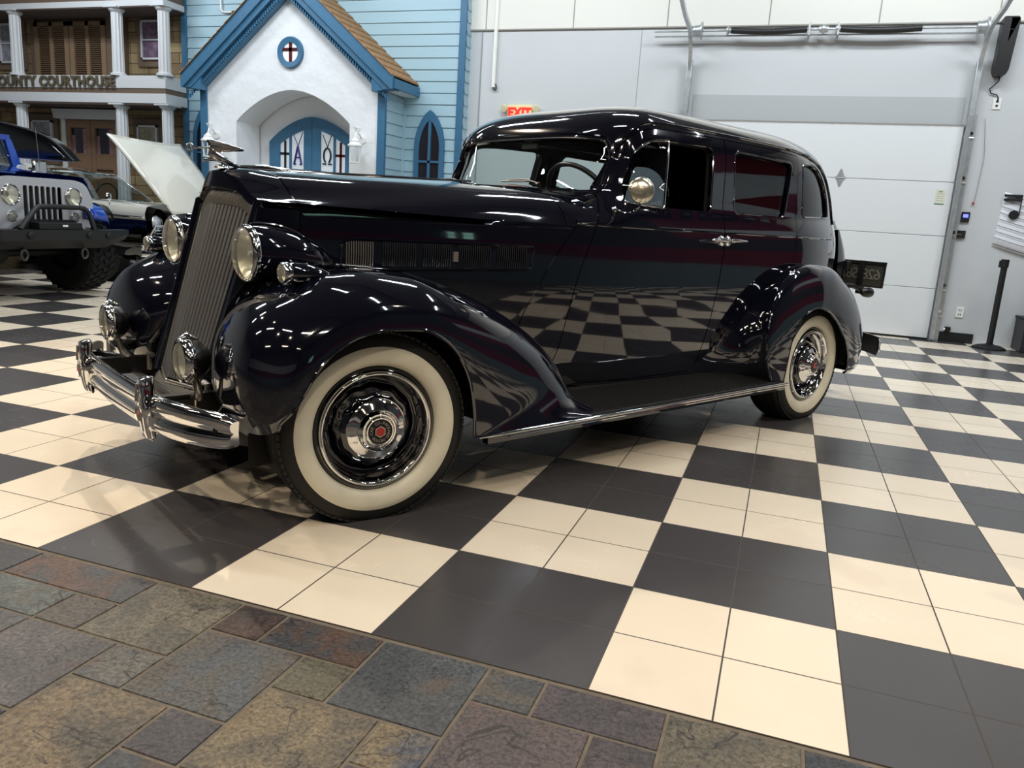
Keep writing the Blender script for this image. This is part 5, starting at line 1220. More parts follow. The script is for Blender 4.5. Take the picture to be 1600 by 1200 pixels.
# ------------------------------------------------------------------ wheels
EMB_RED = mat('emblem_red', (.66, .16, .14), .3)
def wheel(x, sd, steer, main=True):
    w_ = MB()
    root = bpy.data.objects.new('wheel', None)
    # dished disc with lobes; local axis -Y is outward for the near side
    ax = (0, -1, 0)
    def wob(a, k): return 1
    b = MB(); n = 96
    prof = [(.232, -.0), (.228, .020), (.216, .026), (.206, .016), (.198, -.02), (.186, -.032)]
    b.lathe(prof, (0, 0, 0), ax, n, caps=False)
    P = []
    for i in range(n):
        a = 2 * pi * i / n; c = .5 + .5 * math.cos(12 * a); row = []
        for r, h, am in ((.186, -.032, 0), (.178, -.040, 0), (.168, -.040, .001), (.158, -.033, .004), (.150, -.020, .0085), (.140, -.004, .009), (.130, .008, .005), (.118, .015, .001), (.100, .018, 0)):
            row.append((r * math.cos(a), -(h - am * (1 - c)), r * math.sin(a)))
        P.append(row)
    b.grid(P, cu=True)
    disc = b.build('wheel', PAINT, car, smooth=60)
    disc.location = (x, sd * .80, .345); disc.rotation_euler = (0, 0, (0 if sd < 0 else pi) + steer)
    # tyre
    tp = [(.232, -.17), (.255, -.195), (.30, -.207), (.335, -.200), (.350, -.184), (.358, -.168)]
    tp2 = []
    for y0 in np.linspace(-.162, -.022, 6):
        tp2 += [(.361, y0), (.361, y0 + .018), (.353, y0 + .0195), (.353, y0 + .0235)]
    tp3 = [(.360, .0), (.354, .014), (.342, .027), (.325, .035), (.302, .040)]
    t = MB(); t.lathe(tp + tp2 + tp3, (0, 0, 0), ax, 120, caps=False)
    t.lathe([(.232, -.16), (.20, -.15), (.20, -.05)], (0, 0, 0), ax, 60, caps=False)
    for i in range(84):     # shoulder blocks
        a = 2 * pi * i / 84; ca, sa = math.cos(a), math.sin(a)
        t.obox((.3505 * ca, -.014, .3505 * sa), (.0040 * ca, 0, .0040 * sa), (-sa * .0105, 0, ca * .0105), (0.0, .013, 0))
    t.v = [(p[0], p[1], max(p[2], -.3452)) for p in t.v]
    tyre = t.build('tyre', RUBBER, disc, smooth=45)
    MB().lathe([(.303, .0405), (.292, .0445), (.280, .0455), (.262, .0440), (.248, .039), (.237, .031), (.231, .018)], (0, 0, 0), ax, 120, caps=False).build('whitewall', WHITEW, disc, smooth=60)
    MB().lathe([(.213, .027), (.211, .034), (.205, .037), (.200, .034), (.196, .024), (.192, .006), (.188, -.006), (.184, -.010), (.182, -.022)], (0, 0, 0), ax, 96, caps=False).build('trim_ring', CHROME, disc, smooth=60)
    hc = MB().lathe([(.113, .016), (.114, .024), (.110, .029), (.099, .035), (.086, .041), (.079, .045), (.076, .041), (.072, .044), (.068, .052), (.062, .058), (.058, .058), (.056, .055), (.054, .060), (.050, .064), (.0465, .064)], (0, 0, 0), ax, 96, caps=False).build('hubcap', CHROME, disc, smooth=35)
    e = MB(); e.m(0).lathe([(.0465, .064), (.044, .0625), (.022, .0625)], (0, 0, 0), ax, 64, caps=False)
    hexp = [(.022 * math.cos(pi / 3 * k + pi / 6), .022 * math.sin(pi / 3 * k + pi / 6)) for k in range(6)]; hx2 = [(a * .80, c * .80) for a, c in hexp]
    e.m(2).prism(hexp, lambda a, c: (a, -.060, c), lambda a, c: (a, -.0655, c)); e.m(1).prism(hx2, lambda a, c: (a, -.065, c), lambda a, c: (a, -.0668, c)); e.m(2)
    s_ = 'PACKARD·MOTOR·CAR CO·'.replace('·', '-')
    n = len(s_)
    if main:
        for i, chh in enumerate(s_):
            if chh == ' ': continue
            a = math.radians(68 - 360 * i / n); rad = Vector((math.cos(a), 0, math.sin(a))); tg = Vector((math.sin(a), 0, -math.cos(a)))
            text('l', chh, .0145, .0004, SATIN, fr(Vector((0, -.0632, 0)) + rad * .0285, tg, rad, (0, -1, 0)), None, 'CENTER', mb=e)
    e.build('hub_emblem', [BLACKM, EMB_RED, SATIN], hc, smooth=30)
    MB().tube([(-.150, .02, -.125), (-.156, -.02, -.13)], .0045, 8).build('valve', SATIN, disc)
    return disc
wheel(-.035, -1, math.radians(-10), True); wheel(.035, 1, math.radians(-10), False); wheel(3.048, -1, 0, True); wheel(3.048, 1, 0, False)
# ------------------------------------------------------------------ lamps
REFL = mat('reflector_warm', (.88, .87, .80), .30, .75)
def round_lamp(name, x, y, z, r, body_len, body_mat, rimw, lensn, parent=car, body_prof=None, lab=None, drop=0):
    b = MB()
    prof = body_prof or [(r * 1.06, 0), (r * 1.10, .02), (r * 1.12, .06), (r * 1.05, body_len * .45), (r * .80, body_len * .7), (r * .42, body_len * .9), (0, body_len)]
    n = 40; P = []
    for i in range(n):
        a = 2 * pi * i / n; P.append([(x + h, y + rr * math.cos(a), z + rr * math.sin(a) - drop * (h / body_len) ** 1.6) for rr, h in prof])
    b.grid(P, cu=True); o = b.build(name, body_mat, parent, smooth=60)
    MB().lathe([(r * 1.07, .012), (r * 1.12, .006), (r * 1.12, -.006), (r * 1.06, -.014), (r * .98, -.016), (r * .96, -.008)], (x, y, z), (1, 0, 0), 40, caps=False).build('lamp_rim', CHROME, o, smooth=60)
    MB().lathe([(0, r * .55), (r * .35, r * .50), (r * .7, r * .34), (r * .97, .0)], (x, y, z), (1, 0, 0), 40, caps=False).build('reflector', REFL, o, smooth=60)
    lm = MB(); rows = []
    m_ = 48
    for i in range(m_ + 1):
        yy = -r * .97 + 2 * r * .97 * i / m_; row = []
        for j in range(13):
            zz = math.sqrt(max(0, (r * .97) ** 2 - yy * yy)) * (-1 + 2 * j / 12); d = math.hypot(yy, zz) / r
            row.append((x - .010 - (r * .30) * math.sqrt(max(0, 1 - d * d * .98)) + (.0016 if i % 2 else 0), y + yy, z + zz))
        rows.append(row)
    lm.grid(rows); lm.build('lens', LENS, o, smooth=30)
    MB().lathe([(0, -.012), (.009, -.008), (.012, .003), (.006, .02), (0, .022)], (x + r * .15, y, z), (1, 0, 0), 16).build('bulb', mat('bulb_glass', (.9, .9, .85), .15), o)
    return o
for sd in (-1, 1):
    hl = round_lamp('headlight', -.328, sd * .385, .932, .094, .36, PAINT, .01, 1, drop=.035)
    b = stube(MB(), [(-.315, sd * .385, 1.040), (-.27, sd * .385, 1.041), (-.20, sd * .385, 1.034), (-.12, sd * .385, 1.006), (-.05, sd * .385, .955)], [.003, .006, .005, .004, .002], 8); b.build('headlight_crest', CHROME, hl)
    # lamp stand blending to the catwalk and bonnet
    rows = []
    for k in range(9):
        t = k / 8; zc = .86 - .13 * t; rows.append([(-.14 + (.11 + .05 * t) * math.cos(a) + .03 * t, sd * (.385 + .0 * t) + (.05 + .03 * t) * math.sin(a), zc) for a in [2 * pi * i / 20 for i in range(20)]])
    MB().grid(rows, cv=True).build('lamp_stand', PAINT, hl, smooth=60)
    MB().obox((-.12, sd * .33, .93), (.09, 0, 0), (0, .06, 0), (0, 0, .03)).build('lamp_bracket', PAINT, hl, bevel=.015)
    # small parking lamp
    pk = round_lamp('parking_light', -.335, sd * .715, .893, .033, .19, PAINT, .01, 1, drop=.02)
    MB().obox((-.22, sd * .715, .868), (.055, 0, 0), (0, .012, 0), (0, 0, .022)).build('lamp_foot', PAINT, pk, bevel=.008)
    # fog lamp
    fg = round_lamp('fog_light', -.585, sd * .468, .572, .067, .085, DARK, .01, 1, body_prof=[(.072, 0), (.073, .03), (.064, .052), (.042, .075), (0, .085)])
    MB().lathe([(.076, .016), (.080, .010), (.080, -.002), (.074, -.016), (.065, -.020)], (-.585, sd * .468, .572), (1, 0, 0), 40, caps=False).tube([(-.60, sd * .468, .643), (-.575, sd * .468, .657), (-.54, sd * .468, .642)], [.009, .014, .006], 10).build('lamp_shell', CHROME, fg, smooth=60)
    MB().tube([(-.55, sd * .468, .50), (-.54, sd * .468, .46), (-.53, sd * .44, .435), (-.53, sd * .40, .43), (-.53, sd * .39, .38)], [.012, .014, .018, .018, .016], 10).build('lamp_bracket', SATIN, fg)
# horn trumpets / bolts low by the frame
for sd in (-1, 1): MB().tube([(-.46, sd * .30, .45), (-.46, sd * .34, .45), (-.46, sd * .34, .38)], .012, 8).build('frame_bolt', SATIN, car)
# ------------------------------------------------------------------ bumpers
def bump_x(y): y = abs(y); return -.680 + .010 * (y / .4) ** 2 + (max(0, y - .42) / .46) ** 2.0 * .165
def bumper(name, sgn, xf, zc, ysp, m_):
    prof = [(-.0, -.066), (-.016, -.060), (-.024, -.045), (-.024, -.028), (-.020, -.010), (-.013, -.003), (-.013, .003), (-.020, .010), (-.024, .028), (-.024, .045), (-.016, .060), (.0, .066), (.006, .064), (.004, 0), (.006, -.064)]
    rows = []; n = 80
    for i in range(n + 1):
        y = -ysp + 2 * ysp * i / n; e = min(1, (ysp - abs(y)) / .14); e = (.62 + .38 * math.sqrt(max(0, 1 - (1 - e) ** 2)))
        rows.append([(xf(y) + sgn * px_ * 1.0, y, zc + pz * e) for px_, pz in prof])
    b = MB().grid(rows, cv=True); b.add(rows[0], [tuple(range(len(prof)))]); b.add(rows[-1], [tuple(range(len(prof)))[::-1]])
    return b.build(name, m_, car, smooth=45)
bf = bumper('front_bumper', 1, bump_x, .387, .79, CHROME)
MB().tube([(bump_x(y) - .003, y, .392) for y in [-.77 + 1.54 * i / 40 for i in range(41)]], .005, 6).build('bumper_slot', BLACKM, bf)
for sd in (-1, 1):
    y = sd * .40
    prof = [(-.110, .016, .012), (-.095, .030, .030), (-.07, .030, .036), (-.045, .030, .040), (-.02, .040, .045), (.0, .044, .047), (.02, .044, .046), (.04, .036, .044), (.06, .030, .046), (.085, .030, .046), (.108, .026, .040), (.118, .012, .020)]
    rows = []
    for h, hw, dp in prof:
        x0 = -.680; row = []
        for i in range(18):
            a = 2 * pi * i / 18; cx = math.cos(a); sy = math.sin(a)
            row.append((x0 + .008 - dp * (.5 + .55 * (abs(cx) ** .6) * (1 if cx > 0 else -1)) * 1.0, y + 1.15 * hw * (abs(sy) ** .5) * (1 if sy > 0 else -1), .395 + h))
        rows.append(row)
    g_ = MB().grid(rows, cv=True); g_.add(rows[0], [tuple(range(18))]); g_.add(rows[-1], [tuple(range(18))[::-1]])
    go = g_.build('bumper_guard', CHROME, bf, smooth=40)
    b = MB(); b.m(0).lathe([(.030, 0), (.030, .006), (.026, .009), (.024, .006)], (-.716, y, .385), (-1, 0, 0), 6, caps=False).m(1).lathe([(0, .006), (.012, .007), (.014, .004)], (-.716, y, .385), (-1, 0, 0), 6, caps=False).m(0).lathe([(.024, .006), (.014, .004)], (-.716, y, .385), (-1, 0, 0), 20, caps=False)
    b.m(0).tube([(-.727, y, .43), (-.723, y, .49)], .004, 6); b.build('guard_medallion', [SATIN, EMB_RED], go, smooth=20)
    MB().obox((-.62, sd * .40, .392), (.085, 0, 0), (0, .012, 0), (0, 0, .028)).tube([(-.58, sd * .74, .392), (-.52, sd * .60, .395), (-.42, sd * .42, .395)], .014, 8).build('bumper_arm', DARK, bf)
    MB().lathe([(0, -.004), (.016, -.003), (.016, .003), (0, .006)], (bump_x(.74) + .012, sd * .74, .392), (-1, 0, 0), 8).obox((-.50, sd * .78, .425), (.012, 0, .01), (0, .03, 0), (.0, 0, .032)).build('bumper_bracket', mat('bracket_grey', (.45, .45, .44), .5, .6), bf)
def rb_x(y): y = abs(y); return 4.24 - .02 * (y / .4) ** 2 - (max(0, y - .42) / .42) ** 2 * .18
rbm = bumper('rear_bumper', -1, rb_x, .40, .84, CHROME)
for sd in (-1, 1): MB().obox((4.0, sd * .40, .39), (.22, 0, 0), (0, .02, 0), (0, 0, .03)).build('bumper_arm', BLACKM, rbm)
for sd in (-1, 1):
    n = 12; MB().grid([[(4.205 - .0 * j, 0, 0) for j in range(2)] for i in range(2)]) if False else None
b = MB()
n = 24; b.grid([[(rb_x(y) - .008 , y, .335), (rb_x(y) - .012, y, .40), (rb_x(y) - .008, y, .465)] for y in [-.83 + 1.66 * i / n for i in range(n + 1)]]); b.build('bumper_back', BLACKM, rbm, smooth=60)
# tail: boot, plate, lamp
rows = []
for k in range(25):
    t = k / 24; z = 1.175 - .80 * t; q_ = min(1, t / .40); d = .31 * math.sin(q_ * pi / 2) ** .75 + .03; xb = xrz(z) - .10; yw = .46 + .03 * q_; row = []
    for i in range(33):
        a = -pi / 2 + pi * i / 32; row.append((xb + (d + .08) * abs(math.cos(a)) ** .75, yw * math.sin(a), z))
    rows.append(row)
MB().grid(rows).build('boot_lid', PAINT, car, smooth=60)
for sd in (-1, 1):
    tl = MB().lathe([(0, -.09), (.020, -.07), (.034, -.02), (.036, .03), (.034, .045)], (4.06, sd * .655, .755), (1, 0, -.05), 24); tl = tl.tube([(4.03, sd * .655, .76), (3.90, sd * .62, .80), (3.74, sd * .58, .80)], [.012, .016, .02], 10).build('tail_light', DARK, car)
    MB().lathe([(.034, .045), (.028, .058), (0, .065)], (4.06, sd * .655, .755), (1, 0, -.05), 24).build('red_lens', mat('red_lens', (.5, .03, .03), .1), tl)
lp = MB().box(4.235, 4.243, -.675, -.365, .79, .955).build('licence_plate', mat('plate_back', (.36, .36, .33), .45, .3), car, smooth=0, bevel=.002)
# embossed digits, seen from behind they are mirrored
text('plate_digits', '628-583', .105, .004, mat('plate_emboss', (.60, .60, .56), .4, .3), fr((4.2435, -.66, .84), (0, 1, 0), (0, 0, 1), (1, 0, 0)), lp, 'LEFT', space=.86)
text('plate_digits', '628-583', .105, .004, mat('plate_emboss'), fr((4.2330, -.66, .84), (0, 1, 0), (0, 0, 1), (1, 0, 0)), lp, 'LEFT', space=.86)
b = MB().box(4.225, 4.25, -.682, -.358, .945, .965).box(4.225, 4.25, -.682, -.675, .785, .965).box(4.225, 4.25, -.365, -.358, .785, .965).box(4.225, 4.25, -.682, -.358, .782, .79).obox((4.22, -.52, .85), (.012, 0, 0), (0, .018, 0), (0, 0, .12)).obox((4.15, -.45, .93), (.10, .03, 0), (0, .01, 0), (0, 0, .03)).tube([(4.23, -.52, .78), (4.14, -.60, .76)], .018, 8); b.build('plate_bracket', BLACKM, lp, smooth=0, bevel=.003)
# ------------------------------------------------------------------ side mirror
mp_ = (1.055, -(Y(1.09, 1.18) - .0), 1.176)
b = MB().lathe([(0, 0), (.014, 0), (.012, .010), (.005, .014)], onside_near := (1.27, -Y(1.27, 1.182) - .001, 1.182), (0, -1, .2), 14)
stube(b, [(1.27, -Y(1.27, 1.182) - .005, 1.182), (1.272, -.775, 1.170), (1.255, -.84, 1.180), (1.222, -.895, 1.218), (1.20, -.913, 1.265)], .0055, 8)
mo = b.build('side_mirror', CHROME, car)
MB().lathe([(0, .013), (.03, .011), (.052, .004), (.056, -.002), (.052, -.006), (0, -.004)], (1.190, -.92, 1.268), (-.62, -.78, .12), 36).build('mirror_head', mat('mirror_pale_chrome', (.88, .86, .78), .2, .9), mo, smooth=50)
# ------------------------------------------------------------------ interior
SEAT = mat('seat_cloth', (.36, .33, .30), .9, noise=(40, .12))
def seat(name, x, w):
    b = MB().box(x, x + .55, -w, w, .45, .70); s_ = b.build(name, SEAT, car, bevel=.05); MB().obox((x + .58, 0, .90), (.07, 0, .0), (0, w, 0), (.07, 0, .30)).build('seat_back', SEAT, s_, bevel=.04); return s_
seat('front_seat', 1.62, .60); seat('rear_seat', 2.66, .58)
MB().box(.9, 3.4, -.66, .66, .37, .41).build('cabin_floor', INNER, car, smooth=0)
dsh = MB().prism(rounded([(1.10, .95), (1.14, 1.20), (1.26, 1.235), (1.30, 1.20), (1.28, .95)], .02, 3), lambda a, c: (a, -.62, c), lambda a, c: (a, .62, c)).build('dashboard', mat('dash_brown', (.17, .13, .11), .35), car, smooth=30)
q_ = Vector((1.42, -.34, 1.225)); nrm = Vector((.80, 0, .60)).normalized(); u = Vector((0, 1, 0)); v_ = nrm.cross(u)
SWM = mat('steering_dark', (.09, .09, .095), .3)
b = MB().tube([q_ + u * (.205 * math.cos(a)) + v_ * (.205 * math.sin(a)) for a in [2 * pi * i / 48 for i in range(48)]], .0125, 10, closed=True)
for a in (.3, pi - .3, -pi / 2): b.tube([q_ - nrm * .02, q_ + u * (.2 * math.cos(a)) + v_ * (.2 * math.sin(a))], .007, 8)
b.lathe([(0, .01), (.03, .0), (.035, -.03), (.02, -.04)], q_, nrm, 20).tube([q_ - nrm * .03, q_ - nrm * .55], .02, 10); b.build('steering_wheel', SWM, car)
MB().tube([(1.38, 0, 1.56), (1.36, 0, 1.50)], .006, 6).obox((1.36, 0, 1.487), (.008, 0, 0), (0, .06, 0), (0, 0, .014)).build('rear_view_mirror', mat('mirror_back', (.30, .30, .29), .4), car, bevel=.006)

# ------------------------------------------------------------------ blue off-road car, nose to +X
JB = mat('royal_blue_paint', (.06, .25, .64), .12, coat=1.0); JW = mat('jeep_silver_white', (.74, .75, .77), .25, .35); BUMP = mat('black_powdercoat', (.055, .055, .06), .5); KNOB = mat('offroad_tyre', (.055, .054, .056), .85, bump=(60, .3, .004))
jp = empty('off_road_car', (-5.60, 4.33, 0), 0, 'blue open off-road car with pale slotted grille and black winch bumper', 'car')
g_out = rounded([(-.52, .66), (-.60, .80), (-.60, 1.02), (-.52, 1.17), (-.40, 1.205), (.40, 1.205), (.52, 1.17), (.60, 1.02), (.60, .80), (.52, .66)], [.08, .08, .08, .1, .2, .2, .1, .08, .08, .08])
sl = [rounded([(y - .0235, .735), (y - .0235, 1.125), (y + .0235, 1.125), (y + .0235, .735)], .022) for y in [(-3 + k) * .0645 for k in range(7)]]
def hc_(cy, cz, r, n=28): return [(cy + r * math.cos(2 * pi * i / n), cz + r * math.sin(2 * pi * i / n)) for i in range(n)]
vs_, fs_, lp_ = cdt(g_out, sl + [hc_(s * .355, 1.03, .092) for s in (-1, 1)], .05, .02)
b = MB(); N0 = len(vs_); b.add([(0, y, z) for y, z in vs_] , fs_); 
for l in lp_:
    rr = [[(0, *vs_[i]), (-.012, *vs_[i])] for i in l]; b.grid(rr, cu=True)
jg = b.build('grille', JW, jp, smooth=30)
MB().box(-.06, -.045, -.36, .36, .70, 1.15).build('grille_dark', BLACKM, jg, smooth=0)
b = MB().prism([(a * 1.02, 1.15 if c < 1.15 else c + .012) for a, c in g_out if c > 1.1] + [(-.53, 1.12), (.53, 1.12)][::-1], lambda a, c: (-.002, a, c), lambda a, c: (.0, a, c)) if False else None
for s in (-1, 1):
    for yy, zz, r, nm in ((s * .355, 1.03, .088, 'headlight'), (s * .355, .825, .048, 'signal_lamp')):
        h = MB().lathe([(r * .98, -.03), (r * 1.14, -.005), (r * 1.16, .010), (r * 1.05, .020), (r * .98, .014)], (0, yy, zz), (1, 0, 0), 32, caps=False).build(nm, CHROME, jp, smooth=60)
        MB().lathe([(0, -r * .6), (r * .5, -r * .45), (r, .0)], (0, yy, zz), (1, 0, 0), 32, caps=False).build('reflector', REFL, h, smooth=60)
        MB().lathe([(r, .01), (r * .7, .022), (0, .03)], (0, yy, zz), (1, 0, 0), 32, caps=False).build('lens', LENS, h, smooth=60)
        if r < .06:
            q = MB()
            for k in range(-2, 3): q.tube([(.03, yy - r * .85, zz + k * .017), (.03, yy + r * .85, zz + k * .017)], .003, 6)
            q.build('lamp_guard', SATIN, h)
# bonnet
rows = []
for i in range(19):
    x = -.01 - 1.02 * i / 18; w = .60 + .10 * i / 18; row = []
    for j in range(25):
        s = -1 + 2 * j / 24; zt = 1.235 + .075 * i / 18; row.append((x, s * w, zt + .02 * (1 - s * s) - (.20 * max(0, (abs(s) - .80) / .2) ** 2.2)))
    rows.append(row)
MB().grid(rows).build('bonnet', JB, jp, smooth=40)
MB().box(-1.7, -1.03, -.74, .74, .62, 1.26).box(-1.05, -.10, -.44, .44, .70, 1.12).build('body_tub', JB, jp, bevel=.03)
b = MB()
for s in (-1, 1):
    rows = []
    for i, (x, z) in enumerate([(-.03 + (.08 if s > 0 else 0), .80), (-.035 + (.08 if s > 0 else 0), .86), (-.07 + (.05 if s > 0 else 0), .945), (-.14, .985), (-.60, .99), (-.78, .96), (-.95, .80), (-1.05, .60)]):
        rows.append([(x, s * (.50 if s < 0 else .46), z + .01), (x, s * .62, z), (x, s * .745, z - .012), (x - .0, s * .76, z - .06)])
    q = MB().grid(rows).build('fender', JB, jp, smooth=40); q.modifiers.new('s', 'SOLIDIFY').thickness = .02
    rows = []
    for i, (x, z) in enumerate([(.0, .90), (-.06, .965), (-.12, .985), (-.60, .99), (-.78, .96), (-.95, .80), (-1.06, .58)]):
        rows.append([(x, s * .74, z), (x, s * .86, z - .02), (x, s * .875, z - .07)])
    q = MB().grid(rows).build('fender_flare', BUMP, jp, smooth=40); q.modifiers.new('s', 'SOLIDIFY').thickness = .02
def offtyre(x, y, par):
    t = MB(); R = .425; t.lathe([(.20, -.15), (.30, -.165), (.38, -.16), (.41, -.14), (.41, .14), (.38, .16), (.30, .165), (.20, .15)], (x, y, R + .01), (0, 1, 0), 48, caps=False)
    for i in range(30):
        a = 2 * pi * i / 30; ca, sa = math.cos(a), math.sin(a)
        for k, (yy, da) in enumerate(((-.11, 0), (-.035, .1), (.04, 0), (.115, .1))):
            aa = a + da; c2, s2 = math.cos(aa), math.sin(aa)
            t.obox((x + .415 * c2, y + yy, R + .01 + .415 * s2), (.012 * c2, 0, .012 * s2), (-s2 * .024, .012 * (1 if k % 2 else -1), c2 * .024), (0, .028, 0))
    t.v = [(p[0], p[1], max(p[2], .001)) for p in t.v]
    w_ = t.build('wheel', KNOB, par, smooth=30)
    MB().lathe([(.20, -.10), (.19, -.06), (.08, -.02), (0, -.0)], (x, y, R + .01), (0, 1, 0), 32, caps=False).lathe([(.20, .13), (.19, .10), (.08, .11), (.06, .14), (0, .14)], (x, y, R + .01), (0, 1, 0), 32, caps=False).build('rim', mat('rim_dark', (.2, .2, .2), .4, .6), w_)
for x, y in ((-.42, .72), (-.42, -.72), (-2.75, .72), (-2.75, -.72)): offtyre(x, y, jp)
MB().box(-2.9, -.1, -.30, -.22, .50, .60).box(-2.9, -.1, .22, .30, .50, .60).tube([(-.42, -.7, .44), (-.42, .7, .44)], .045).lathe([(0, -.13), (.10, -.09), (.13, 0), (.10, .09), (0, .13)], (-.42, -.25, .44), (1, 0, 0), 20).build('chassis', BLACKM, jp)
MB().box(-3.2, -1.7, -.74, .74, .58, 1.05).build('rear_tub', JB, jp, bevel=.03)
# winch bumper
b = MB().prism([(.12, .515), (.20, .60), (.20, .705), (.02, .705), (.02, .515)], lambda a, c: (a, -.62, c), lambda a, c: (a, .62, c))
for s in (-1, 1):
    b.add([(.20, s * .62, .705), (.20, s * .62, .60), (.12, s * .62, .515), (.02, s * .62, .515), (.02, s * .62, .705), (.10, s * .98, .705), (.10, s * .98, .66), (.06, s * .96, .60), (.0, s * .96, .62), (.0, s * .98, .705)], [(0, 5, 6, 1), (1, 6, 7, 2), (2, 7, 8, 3), (3, 8, 9, 4), (4, 9, 5, 0), (5, 9, 8, 7, 6)])
wb = b.build('winch_bumper', BUMP, jp, smooth=20)
MB().tube([(.16, -.40, .705), (.15, -.36, .75), (.10, -.18, .90), (.09, -.13, .925), (.09, .0, .93), (.09, .34, .93), (.10, .40, .92), (.12, .435, .88), (.16, .46, .705)], .026, 12).build('bull_bar', BUMP, wb)
MB().box(.02, .17, -.20, .30, .705, .775).prism([(-.40, .705), (-.22, .80), (.32, .80), (.44, .705)], lambda a, c: (.03, a, c), lambda a, c: (.045, a, c)).build('winch_tray', BLACKM, wb, bevel=.006)
MB().box(.172, .178, .06, .12, .735, .755).build('winch_plate', WHT, wb, smooth=0)
for yy in (-.33, .36, .60): MB().lathe([(.0, 0), (.03, .0), (.034, .01), (.02, .02), (0, .02)], (.20, yy, .65), (1, 0, 0), 18).build('shackle_mount', BLACKM, wb)
for yy in (-.36, .34): MB().tube([(.14, yy + .035 * math.cos(a), .46 + .05 * math.sin(a)) for a in [2 * pi * i / 16 for i in range(16)]], .012, 8, closed=True).build('shackle', mat('shackle_grey', (.3, .3, .3), .4, .7), wb)
# screen frame, mirror, hinge lamp, spot
b = MB().prism(rounded([(.62, 1.24), (.60, 1.62), (.67, 1.62), (.74, 1.24)], .02), lambda a, c: (-1.12 - (c - 1.24) * .25, a, c), lambda a, c: (-1.17 - (c - 1.24) * .25, a, c)).prism(rounded([(-.62, 1.24), (-.60, 1.62), (-.67, 1.62), (-.74, 1.24)][::-1], .02), lambda a, c: (-1.12 - (c - 1.24) * .25, a, c), lambda a, c: (-1.17 - (c - 1.24) * .25, a, c)).box(-1.16, -1.11, -.72, .72, 1.22, 1.29).box(-1.27, -1.22, -.66, .66, 1.60, 1.66)
b.build('screen_frame', JB, jp, bevel=.01); MB().add([(-1.15, -.62, 1.28), (-1.15, .62, 1.28), (-1.235, .60, 1.61), (-1.235, -.60, 1.61)], [(0, 1, 2, 3)]).build('screen_glass', GLASSD, jp, smooth=0)
MB().prism(rounded([(-.055, 1.22), (-.045, 1.31), (-.02, 1.34), (.02, 1.34), (.05, 1.22)], .02), lambda a, c: (-.98, .56 + a, c), lambda a, c: (-.94, .56 + a, c)).build('cowl_lamp', mat('lamp_plastic', (.8, .8, .8), .2), jp, bevel=.006)
m_ = MB().tube([(-1.05, .62, 1.21), (-1.0, .74, 1.24), (-.98, .83, 1.27)], .011, 8).build('mirror_arm', CHROME, jp); MB().box(-1.0, -.96, .72, .90, 1.20, 1.40).build('mirror_head', mat('mirror_back_chrome', (.75, .75, .75), .12, 1.0), m_, bevel=.02)
MB().tube([(-.72, .60, 1.2), (-.76, .60, 1.75)], .003, 5).build('aerial', SATIN, jp)
MB().tube([(-.15, .58, 1.08), (-.15, .585, 1.16)], .008, 8).lathe([(0, 0), (.02, .003), (0, .012)], (-.15, .585, 1.155), n=12).build('bonnet_catch', CHROME, jp)
# ------------------------------------------------------------------ tinted canopy behind it (seen over the blue bonnet)
cn = empty('tinted_canopy_car', (-7.48, 5.50, .0), 0, 'dark vehicle with curved tinted canopy glass behind the blue off-road car', 'car')
top = [(-2.2, 1.95), (-1.2, 1.93), (-.3, 1.86), (.35, 1.76), (.62, 1.69), (.80, 1.60), (.93, 1.50), (1.02, 1.43)]
fx = pchip([p[0] for p in top], [p[1] for p in top]); rows = []
for i in range(41):
    x = -2.2 + 3.22 * i / 40; zt = fx(x); zb = 1.45 - .015 * (x + .3); zb = min(zb, zt)
    rows.append([(x, -.0 - .04 * math.sin(pi * j / 6), zb + (zt - zb) * j / 6) for j in range(7)] + [(x, .10 * k, zt + .01) for k in range(1, 2)])
MB().grid(rows).build('canopy_glass', mat('tint_glass', (.07, .08, .09), .08, coat=.5), cn, smooth=40)
MB().tube([(x, -.012, fx(x) + .004) for x in [-2.2 + 3.22 * i / 40 for i in range(41)]], .016, 8).build('canopy_rail', BLACKM, cn)
MB().tube([(x, -.012, 1.45 - .015 * (x + .3)) for x in [-2.2 + 3.22 * i / 20 for i in range(21)]], .008, 8).build('canopy_trim', CHROME, cn)
b = MB().box(-2.3, -1.9, -.1, .25, 0, 1.9); b.build('canopy_post', BLACKM, cn, bevel=.03)
MB().box(-.60, -.30, .0, .04, 1.02, 1.45).build('canopy_strut', BLACKM, cn, smooth=0); MB().box(-2.3, -.6, .0, .24, .25, 1.03).build('lower_body', BLACKM, cn, bevel=.08)
# ------------------------------------------------------------------ black and white saloon with open bonnet
FWH = mat('cream_white_paint', (.86, .85, .80), .15, coat=1.0); FBK = mat('gloss_black_paint', (.012, .012, .016), .08, coat=1.0)
fo_ = empty('two_tone_saloon', (-5.84, 6.85, 0), 0, 'black and white vintage saloon with its white bonnet raised, behind the blue car', 'car')
